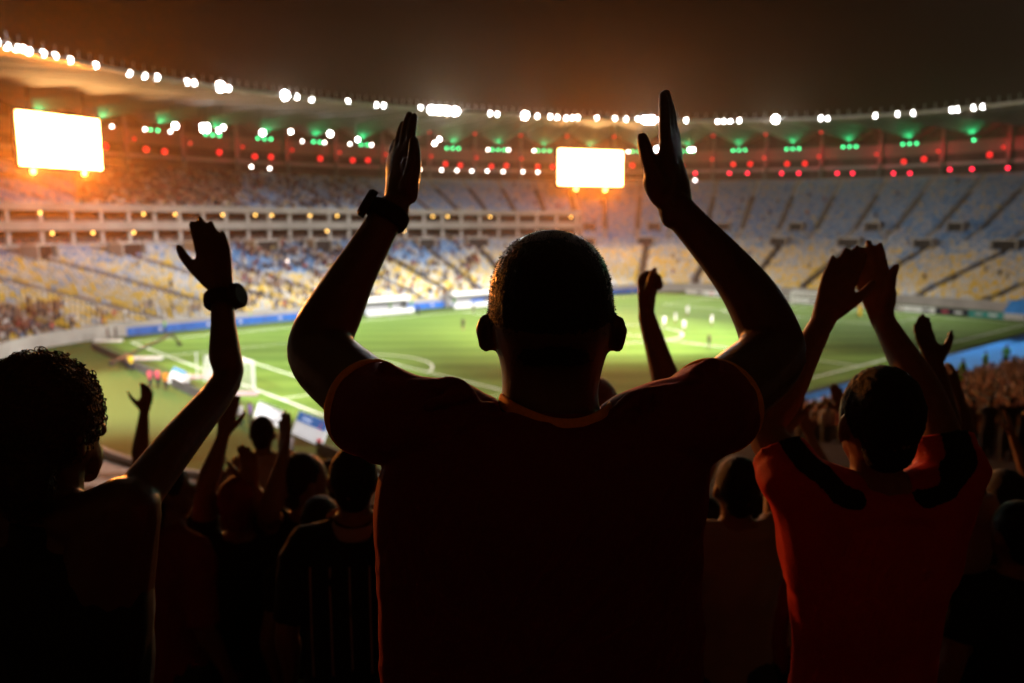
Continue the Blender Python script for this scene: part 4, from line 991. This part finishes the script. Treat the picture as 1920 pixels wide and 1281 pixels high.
for q, (sh, el, wr, Y, X, Z, kw) in zip((1, -1), RA):
    g = RF.g; up_ = V((0, 0, 0.055)) - RF.f * 0.03
    pa = [g(-0.05, q * 0.075, 1.50), g(-0.05, q * 0.12, 1.52), sh + up_, sh.lerp(el, 0.3) + up_, sh.lerp(el, 0.62) + up_]
    split_faces(rsh, near_path(pa, 0.029), 'shoulder_stripe', 'black_cloth', red)
# bald man behind the main figure, fist up
near('person behind the central neck raising a clenched fist', (1118, 706, 2.3), 0.0,
     (None, (P(1275, 800, 2.18), P(1212, 592, 2.28), toward((1212, 592, 2.28), (1214, 480, 2.33)), -RT * 0.7 - FW * 0.6, -FW * .7 + RT * .5, dict(fist=True, thumb=0.25, size=1.0))), 'skin_mid', 'black_cloth', 'hair_black', hairstyle='bald', shz=1.5, vox=0.007)
# woman with long hair
near('person in a dark red top low behind the left raised arm', (306, 866, 3.0), -0.55, (None, None), 'skin_mid', 'dark_red_cloth', 'hair_black', hairstyle='long', head_yaw=-0.5, vox=0.009, sleeve=1.0)
# red beanie
near('person in a dark red beanie with both hands raised', (446, 893, 3.3), 0.0,
     ((P(386, 915, 3.25), P(417, 822, 3.3), toward((417, 822, 3.3), (428, 772, 3.32)), RT, -FW + RT, dict(curl=0.1)), (P(498, 960, 3.3), P(474, 915, 3.3), toward((474, 915, 3.3), (470, 880, 3.3)), -RT, -FW, dict(curl=.2))),
     'skin_mid', 'black_cloth', 'dark_red_cloth', hairstyle='beanie', shz=1.47, vox=0.009)
near('person in a pale pinkish shirt farther down the terrace', (491, 780, 6.3), 0.0, (None, None), 'skin_mid', 'pink_cloth', 'hair_black', vox=0.012, sleeve=1.0)
near('person in black turned right with one hand raised beside the face', (567, 850, 3.3), -0.4,
     ((P(506, 962, 3.2), P(531, 862, 3.25), toward((531, 862, 3.25), (536, 790, 3.3)), RT - FW, -FW - RT * .4, dict(curl=0.08, spread=0.02)), None), 'skin_mid', 'black_cloth', 'hair_black', head_yaw=-0.5, shz=1.46, vox=0.009)
stp, SF, SA = near('person in a black shirt with thin pale stripes and pinkish collar', (662, 836, 2.3), 0.1, (None, None), 'skin_mid', 'black_cloth', 'hair_black', vox=0.008, fat=1.12, sleeve=0.9)
bm = bmesh.new(); g = SF.g; ring_pts = [g(-0.012 + 0.082 * math.cos(a), 0.082 * math.sin(a), 1.512 + 0.016 * math.cos(a)) for a in np.linspace(0, T2, 25)]
tube(bm, ring_pts, [(0.006, 0.022)] * 25, ref=V((math.cos(YAW), math.sin(YAW), 0)), seg=8, sub=1, cap=False)
for v in bm.verts: v.co -= stp.location
bm_obj('collar', bm, 'pink_cloth', stp, True)
for x in (-0.12, -0.055, 0.01, 0.075, 0.14):
    bm = bmesh.new(); tube(bm, [g(-0.128, x, 1.02), g(-0.134, x, 1.15), g(-0.142 + abs(x) * 0.1, x, 1.30), g(-0.132 + abs(x) * 0.1, x, 1.40)], [0.0032] * 4, seg=6, sub=3)
    for v in bm.verts: v.co -= stp.location
    bm_obj('stripe', bm, 'pink_cloth', stp, True)
near('person half hidden by the left raised arm holding up a bent hand', (232, 905, 4.2), 0.0, (None, (P(262, 862, 4.2), P(270, 776, 4.2), toward((270, 776, 4.2), (278, 728, 4.2)), -RT, -FW, dict(curl=0.35, thumb=.9))), 'skin_mid', 'black_cloth', 'hair_black', shz=1.5, vox=0.011)
near('person in grey between the maroon shirt and the red shirt with a hand up', (1384, 856, 2.4), 0.1,
     (None, (P(1452, 930, 2.5), P(1472, 812, 2.55), toward((1472, 812, 2.55), (1490, 742, 2.6)), RT * .8 - FW * .3, -FW, dict(curl=0.25, thumb=0.5))), 'skin_mid', 'grey_cloth', 'hair_black', shz=1.47, vox=0.009)
near('person mostly hidden behind the red shirt with two thin raised hands', (1628, 900, 4.0), 0.1,
     ((P(1562, 915, 4.0), P(1518, 818, 4.0), toward((1518, 818, 4.0), (1506, 782, 4.0)), RT, -FW, dict(curl=0.6)), (P(1622, 860, 4.0), P(1584, 776, 4.0), toward((1584, 776, 4.0), (1562, 716, 4.0)), -RT, -FW - RT * .5, dict(curl=0.05, spread=.02, thumb=.8))), 'skin_mid', 'black_cloth', 'hair_black', shz=1.5, vox=0.011)
near('person in pinkish cloth right of the red shirt holding up both hands', (1760, 826, 2.35), 0.0,
     ((P(1772, 806, 2.1), P(1757, 692, 2.15), toward((1757, 692, 2.15), (1702, 552, 2.25)), RT * .8 + FW * .2, -FW - RT * .3, dict(curl=0.10, spread=0.02, thumb=0.75)), (P(1812, 890, 2.4), P(1806, 772, 2.45), toward((1806, 772, 2.45), (1780, 668, 2.5)), -RT * .3 - FW, -RT, dict(curl=0.12, spread=0.01, thumb=0.3))), 'skin_dark', 'pink_cloth', 'hair_black', shz=1.49, vox=0.008)
for (tp, yo, lab, sh_, ar) in [((1886, 880, 3.0), 0.2, 'dark figure in black at the right edge, nearest the packed crowd', 'black_cloth', None), ((1915, 940, 2.2), 0.1, 'dark figure in black cut off by the right edge', 'black_cloth', None),
        ((1846, 965, 2.5), -0.1, 'figure in navy low at the right edge', 'navy_cloth', None), ((398, 872, 4.6), 0.1, 'figure in brown behind the beanie', 'brown_cloth', None),
        ((618, 862, 4.4), -0.2, 'dark head showing between the striped shirt and the maroon sleeve', 'black_cloth', None), ((1320, 930, 3.0), 0.2, 'figure in grey low beside the maroon shirt', 'grey_cloth', None),
        ((352, 905, 5.2), 0.1, 'figure in navy between the dark red top and the beanie', 'navy_cloth', None), ((530, 905, 5.0), 0.0, 'figure in grey below the pale pinkish shirt', 'grey_cloth', None),
        ((600, 930, 2.9), -0.1, 'dark head low beside the striped shirt', 'black_cloth', None), ((1450, 960, 3.4), 0.1, 'figure in white low between grey cloth and red shirt', 'white_cloth', None), ((1545, 965, 5.0), 0.1, 'figure in brown below the thin raised hands', 'brown_cloth', None),
        ((205, 960, 3.6), 0.0, 'figure in navy low at the left edge', 'navy_cloth', None)]:
    near(lab, tp, yo, (None, None), 'skin_mid', sh_, 'hair_black', vox=0.011, legs='black_cloth')
for (x, y, d, sh_, lab, one) in [(318, 925, 4.6, 'black_cloth', 'figure in black with one hand up, low behind the left raised arm', 1), (478, 950, 4.0, 'navy_cloth', 'figure in navy with both hands up beside the beanie', 0),
        (1428, 925, 3.1, 'dark_red_cloth', 'figure in dark red with one hand up between maroon and red shirts', 1), (1590, 930, 6.0, 'brown_cloth', 'figure in brown with both hands up behind the red shirt', 0), (1832, 872, 4.4, 'black_cloth', 'figure in black with both hands up near the right edge', 0)]:
    u = 1474 / d; ar = []
    for q in (-1, 1):
        wx, wy = x + q * 0.20 * u + random.uniform(-8, 8), y - 0.14 * u + random.uniform(-10, 10)
        ar.append((P(x + q * 0.30 * u, y + 0.10 * u, d), P(wx, wy, d + 0.1), toward((wx, wy, d), (wx - q * 12, wy - 60, d)), -RT * q * 0.7 - FW * 0.7, -RT * q, dict(curl=0.12, spread=0.02)))
    near(lab, (x, y, d), 0.05, (ar[0], None) if one else tuple(ar), 'skin_mid', sh_, 'hair_black', vox=0.011, shz=1.5, legs='black_cloth')
# wristwatch of the left man
def watch(root, c, axis, face, r, mband='black_cloth', mcase='darkmetal'):
    axis = V(axis).normalized(); face = (V(face) - axis * V(face).dot(axis)).normalized(); b = axis.cross(face); bm = bmesh.new()
    pts = [c + face * r * math.cos(a) + b * r * math.sin(a) - root.location for a in np.linspace(0, T2, 25)]
    tube(bm, pts, [(0.014, 0.0035)] * 25, ref=axis, seg=8, sub=1, cap=False); o = bm_obj('wristwatch', bm, mband, root, True)
    bm = bmesh.new(); cc = c + face * (r + 0.005) - root.location; tube(bm, [cc - face * 0.007, cc + face * 0.004, cc + face * 0.008], [0.025, 0.025, 0.020], seg=18, sub=1, cap=False); bm_obj('case', bm, mcase, o)
watch(left, w_ + (w_ - e).normalized() * -0.012, w_ - e, RT * 0.9 - FW * 0.3, 0.032)

# ------------------------------------------------------------------ the central man
z0 = floor_at(P(1034, 436, 1.02)); c0 = P(1034, 700, 1.04)
man = empty('person', (c0.x, c0.y, z0), 'person in a maroon shirt with orange trim, arms raised, seen from behind at the centre', 'person')
HEAD = [(431, 1022, 1048, 1.045, 0.012), (436, 1000, 1070, 1.045, 0.036), (446, 976, 1092, 1.045, 0.058), (463, 953, 1114, 1.045, 0.078), (490, 934, 1133, 1.045, 0.092), (525, 921, 1145, 1.045, 0.099), (565, 916, 1151, 1.045, 0.102),
        (605, 917, 1152, 1.045, 0.101), (640, 924, 1146, 1.045, 0.097), (668, 934, 1137, 1.05, 0.088), (700, 940, 1128, 1.05, 0.074), (740, 940, 1122, 1.045, 0.066), (785, 930, 1132, 1.04, 0.068), (840, 890, 1170, 1.04, 0.075)]
bm = bmesh.new(); stack(bm, HEAD)
tube(bm, [P(1034, 640, 1.10), P(1034, 690, 1.125), P(1034, 722, 1.135)], [(0.060, 0.055), (0.048, 0.04), (0.030, 0.026)], ref=RT, seg=14, sub=2)   # jaw and chin
tube(bm, [P(1034, 590, 1.145), P(1034, 632, 1.160)], [0.011, 0.018], seg=10, sub=2)                                                            # nose
for sx in (-1, 1):
    ellipsoid(bm, P(1034 + sx * 46, 600, 1.135), (0.013, 0.012, 0.008), 8, 6)
tube(bm, [P(1004, 672, 1.146), P(1034, 672, 1.156), P(1064, 672, 1.146)], [0.008, 0.011, 0.008], seg=8, sub=2)
for sx, xe, top, bot, out in ((-1, 930, 590, 661, 897), (1, 1139, 591, 662, 1171)):       # ears
    h = 1.05; rim = [P(xe - sx * 6, top + 10, h), P(out - sx * 10, top + 7, h - 0.008), P(out - sx * 4.5, top + 26, h - 0.012), P(out - sx * 6, top + 46, h - 0.008), P(out - sx * 12, bot - 9, h), P(xe - sx * 4, bot - 14, h)]
    tube(bm, rim, [0.006, 0.0052, 0.0052, 0.0056, 0.0060, 0.005], seg=10, sub=4)
    tube(bm, [P(xe - sx * 4, top + 16, h), P(out - sx * 12, top + 30, h - 0.004), P(xe, bot - 14, h)], [(0.005, 0.012), (0.005, 0.016), (0.004, 0.010)], ref=FW, seg=10, sub=3)
# arms
LA = [(P(800, 812, 1.05), .060), (P(735, 775, 1.10), .057), (P(668, 728, 1.17), .056), (P(608, 672, 1.245), .0545), (P(604, 632, 1.262), .0500), (P(629, 580, 1.275), .0455), (P(664, 513, 1.29), .0370), (P(705, 442, 1.305), .0300), (P(733, 394, 1.315), .0275)]
RA_ = [(P(1262, 812, 1.05), .060), (P(1322, 775, 1.10), .057), (P(1385, 725, 1.17), .056), (P(1442, 672, 1.245), .0540), (P(1444, 632, 1.262), .0490), (P(1414, 566, 1.275), .0440), (P(1368, 503, 1.29), .0370), (P(1305, 432, 1.305), .0300), (P(1262, 385, 1.315), .0280)]
for AA in (LA, RA_): tube(bm, [a for a, r in AA], [r for a, r in AA], seg=20, sub=4)
hand(bm, P(744, 384, 1.322), toward((744, 384, 1.322), (756, 205, 1.37)), -FW * 0.75 + RT * 0.66, RT * 0.7 + FW * 0.7, s=0.95, curl=0.05, spread=-0.02, seg=12,
     tpts=(P(764, 350, 1.30), P(775, 318, 1.295), P(777, 288, 1.295), P(776, 264, 1.30)))
tube(bm, [P(772, 372, 1.31), P(772, 338, 1.305), P(762, 305, 1.31)], [0.010, 0.013, 0.010], seg=10, sub=3)
hand(bm, P(1260, 380, 1.322), toward((1260, 380, 1.322), (1258, 172, 1.36)), -FW * 0.87 - RT * 0.48, -RT * 0.7 + FW * 0.4, s=1.09, curl=0.03, spread=-0.022, seg=12,
     tpts=(P(1240, 350, 1.30), P(1222, 315, 1.295), P(1211, 284, 1.295), P(1204, 258, 1.30)))
tube(bm, [P(1240, 372, 1.31), P(1226, 338, 1.305), P(1232, 305, 1.31)], [0.018, 0.020, 0.013], seg=10, sub=3)
tube(bm, [P(1278, 380, 1.32), P(1276, 345, 1.33), P(1266, 300, 1.345)], [0.018, 0.016, 0.012], seg=10, sub=3)
TORSO = [(775, 880, 1180, 1.05, 0.075), (800, 812, 1250, 1.05, 0.095), (850, 735, 1325, 1.05, 0.11), (920, 706, 1330, 1.05, 0.12), (1000, 700, 1322, 1.05, 0.122), (1100, 706, 1316, 1.06, 0.118), (1250, 712, 1318, 1.08, 0.11), (1420, 730, 1310, 1.11, 0.115), (1560, 725, 1325, 1.13, 0.12)]
stack(bm, [(y, a + 12, b - 12, d, r - 0.012) for y, a, b, d, r in TORSO])
hip = P(1025, 1560, 1.13)
for sx in (-1, 1):
    hx = hip + RT * sx * 0.09; tube(bm, [hx, V((hx.x, hx.y, z0 + 0.68)), V((hx.x, hx.y, z0 + 0.47)), V((hx.x, hx.y, z0 + 0.28)), V((hx.x, hx.y, z0 + 0.09))], [0.09, 0.078, 0.058, 0.056, 0.04], seg=14, sub=2)
remesh('body', bm, 'skin_dark', 0.0038, man, smooth=5)
# cropped hair: a rough cap over the skull
bm = bmesh.new(); stack(bm, [(y, a - 2, b + 2, d - 0.004, r + 0.002) for (y, a, b, d, r) in HEAD[:8]] + [(664, 948, 1124, 1.02, 0.065), (690, 958, 1112, 1.015, 0.045)])
mh = remesh('hair', bm, 'hair_black', 0.0038, man, smooth=2, fold=lambda p: 0.0012 * noise.noise(p * 190) - 0.0022)
stubble(mh, man, 'hair_black')
# shirt
bm = bmesh.new(); stack(bm, TORSO)
LD = (LA[3][0] - LA[1][0]).normalized(); RD = (RA_[3][0] - RA_[1][0]).normalized()
LHEM = P(692, 764, 1.135); RHEM = P(1340, 762, 1.135)
tube(bm, [P(900, 835, 1.04), P(840, 806, 1.045), P(765, 790, 1.065), LHEM], [0.062, 0.063, 0.064, 0.0665], seg=22, sub=5, cap=False)
tube(bm, [P(1165, 838, 1.04), P(1225, 808, 1.045), P(1295, 790, 1.065), RHEM], [0.062, 0.063, 0.064, 0.0665], seg=22, sub=5, cap=False)
for pts, rs in (([P(772, 716, 1.03), P(815, 723, 1.01), P(858, 730, 1.0), P(880, 748, 1.0), P(888, 764, 1.0)], [.006, .008, .011, .009, .006]),
                ([P(890, 765, 1.0), P(912, 764, 0.995), P(925, 766, 0.995)], [.006, .0075, .006]),
                ([P(1158, 768, 1.0), P(1178, 752, 1.0), P(1198, 742, 1.0), P(1240, 735, 1.01), P(1290, 728, 1.03)], [.006, .009, .010, .009, .007]),
                ([P(1142, 776, 1.0), P(1160, 772, 0.995)], [.006, .008]),
                ([P(1296, 716, 1.05), P(1318, 698, 1.06), P(1338, 684, 1.07)], [.008, .010, .008]), ([P(722, 690, 1.07), P(750, 706, 1.06), P(780, 716, 1.05)], [.008, .009, .008]),
                ([P(800, 760, 0.985), P(850, 745, 0.985), P(880, 735, 0.99)], [.004, .006, .005]), ([P(1205, 770, 0.985), P(1215, 748, 0.985), P(1212, 735, 0.99)], [.004, .006, .005])):
    tube(bm, pts, rs, seg=10, sub=4)
def folds(p):
    q = p - man.location; a = noise.noise(V((q.dot(RT) * 10, q.z * 7, 1.7))); b = noise.noise(V((q.dot(RT) * 22 + q.z * 9, q.z * 15, 5.1)))
    c = noise.noise(V((q.dot(RT) * 34 - q.z * 30, q.z * 6, 9.3)))
    return 0.007 * max(0, a) + 0.0035 * b + 0.004 * max(0, c)
shirt = remesh('shirt', bm, 'maroon', 0.005, man, smooth=2, fold=folds)
def hem(c, ax, r, name='sleeve_trim', w=0.0095, th=0.0035, squash=1.0):
    ax = ax.normalized(); u = ax.orthogonal().normalized(); b = ax.cross(u); b2 = bmesh.new(); n = 48
    tube(b2, [c + (u * math.cos(a) + b * math.sin(a)) * r for a in np.linspace(0, T2, n)], [(w, th)] * n, ref=ax, seg=10, sub=1, cap=False)
    return bm_obj(name, b2, 'orange_trim', shirt, True)
hem(LHEM - (LHEM - P(765, 790, 1.065)).normalized() * 0.002, LHEM - P(765, 790, 1.065), 0.0680)
hem(RHEM - (RHEM - P(1295, 790, 1.065)).normalized() * 0.002, RHEM - P(1295, 790, 1.065), 0.0680)
col_pts = [P(940, 752, 1.035), P(955, 764, 1.0), P(985, 781, 0.975), P(1025, 796, 0.962), P(1065, 801, 0.960), P(1100, 796, 0.966), P(1128, 782, 0.985), P(1143, 768, 1.02), P(1130, 775, 1.08), P(1085, 800, 1.13), P(1034, 812, 1.145), P(985, 798, 1.13), P(948, 770, 1.08), P(940, 752, 1.035)]
b2 = bmesh.new(); tube(b2, col_pts, [(0.0105, 0.004)] * len(col_pts), ref=UP, seg=10, sub=4, cap=False); bm_obj('collar', b2, 'orange_trim', shirt, True)
bm = bmesh.new(); tube(bm, [P(1025, 1420, 1.11), P(1025, 1540, 1.13), hip + V((0, 0, -0.08))], [(0.2, 0.12), (0.205, 0.125), (0.17, 0.11)], ref=RT, seg=16, sub=2)
for sx in (-1, 1):
    hx = hip + RT * sx * 0.09; tube(bm, [hx, V((hx.x, hx.y, z0 + 0.6)), V((hx.x, hx.y, z0 + 0.1))], [0.105, 0.09, 0.062], seg=12, sub=3, cap=False)
remesh('trousers', bm, 'denim', 0.012, man, smooth=2)
for sx in (-1, 1):
    hx = hip + RT * sx * 0.09; fh = V((math.cos(YAW), math.sin(YAW), 0)); bm = bmesh.new(); b0 = V((hx.x, hx.y, z0 + 0.045))
    tube(bm, [b0 - fh * 0.06, b0 + fh * 0.07, b0 + fh * 0.17], [(0.036, 0.045), (0.042, 0.04), (0.036, 0.028)], ref=RT, seg=10, sub=2); bm_obj('shoe', bm, 'black', man, True)
localise(man)
wl = P(727, 404, 1.312); watch(man, wl, LA[-1][0] - LA[-2][0], -RT - FW * 0.3 + UP * 0.2, 0.0335)
wl2 = P(722, 412, 1.312)

# ------------------------------------------------------------------ night air over the whole place
bm = bmesh.new(); box(bm, (52.5, 34, 20.8), (420, 390, 43.8)); 
hz = bpy.data.materials.new('haze'); hz.use_nodes = True; nt = hz.node_tree; nt.nodes.remove(nt.nodes['Principled BSDF'])
pv = nt.nodes.new('ShaderNodeVolumePrincipled'); pv.inputs['Color'].default_value = (1, 0.74, 0.48, 1); pv.inputs['Density'].default_value = 0.0002; pv.inputs['Anisotropy'].default_value = 0.84  # peach tint puts the orange glow of the lights into the air
nt.links.new(pv.outputs[0], nt.nodes['Material Output'].inputs['Volume']); MATS['haze'] = hz
tag(bm_obj('haze', bm, 'haze'), 'thin night haze filling the stadium air', 'haze', kind='stuff')
bpy.data.scenes.remove(TMP)
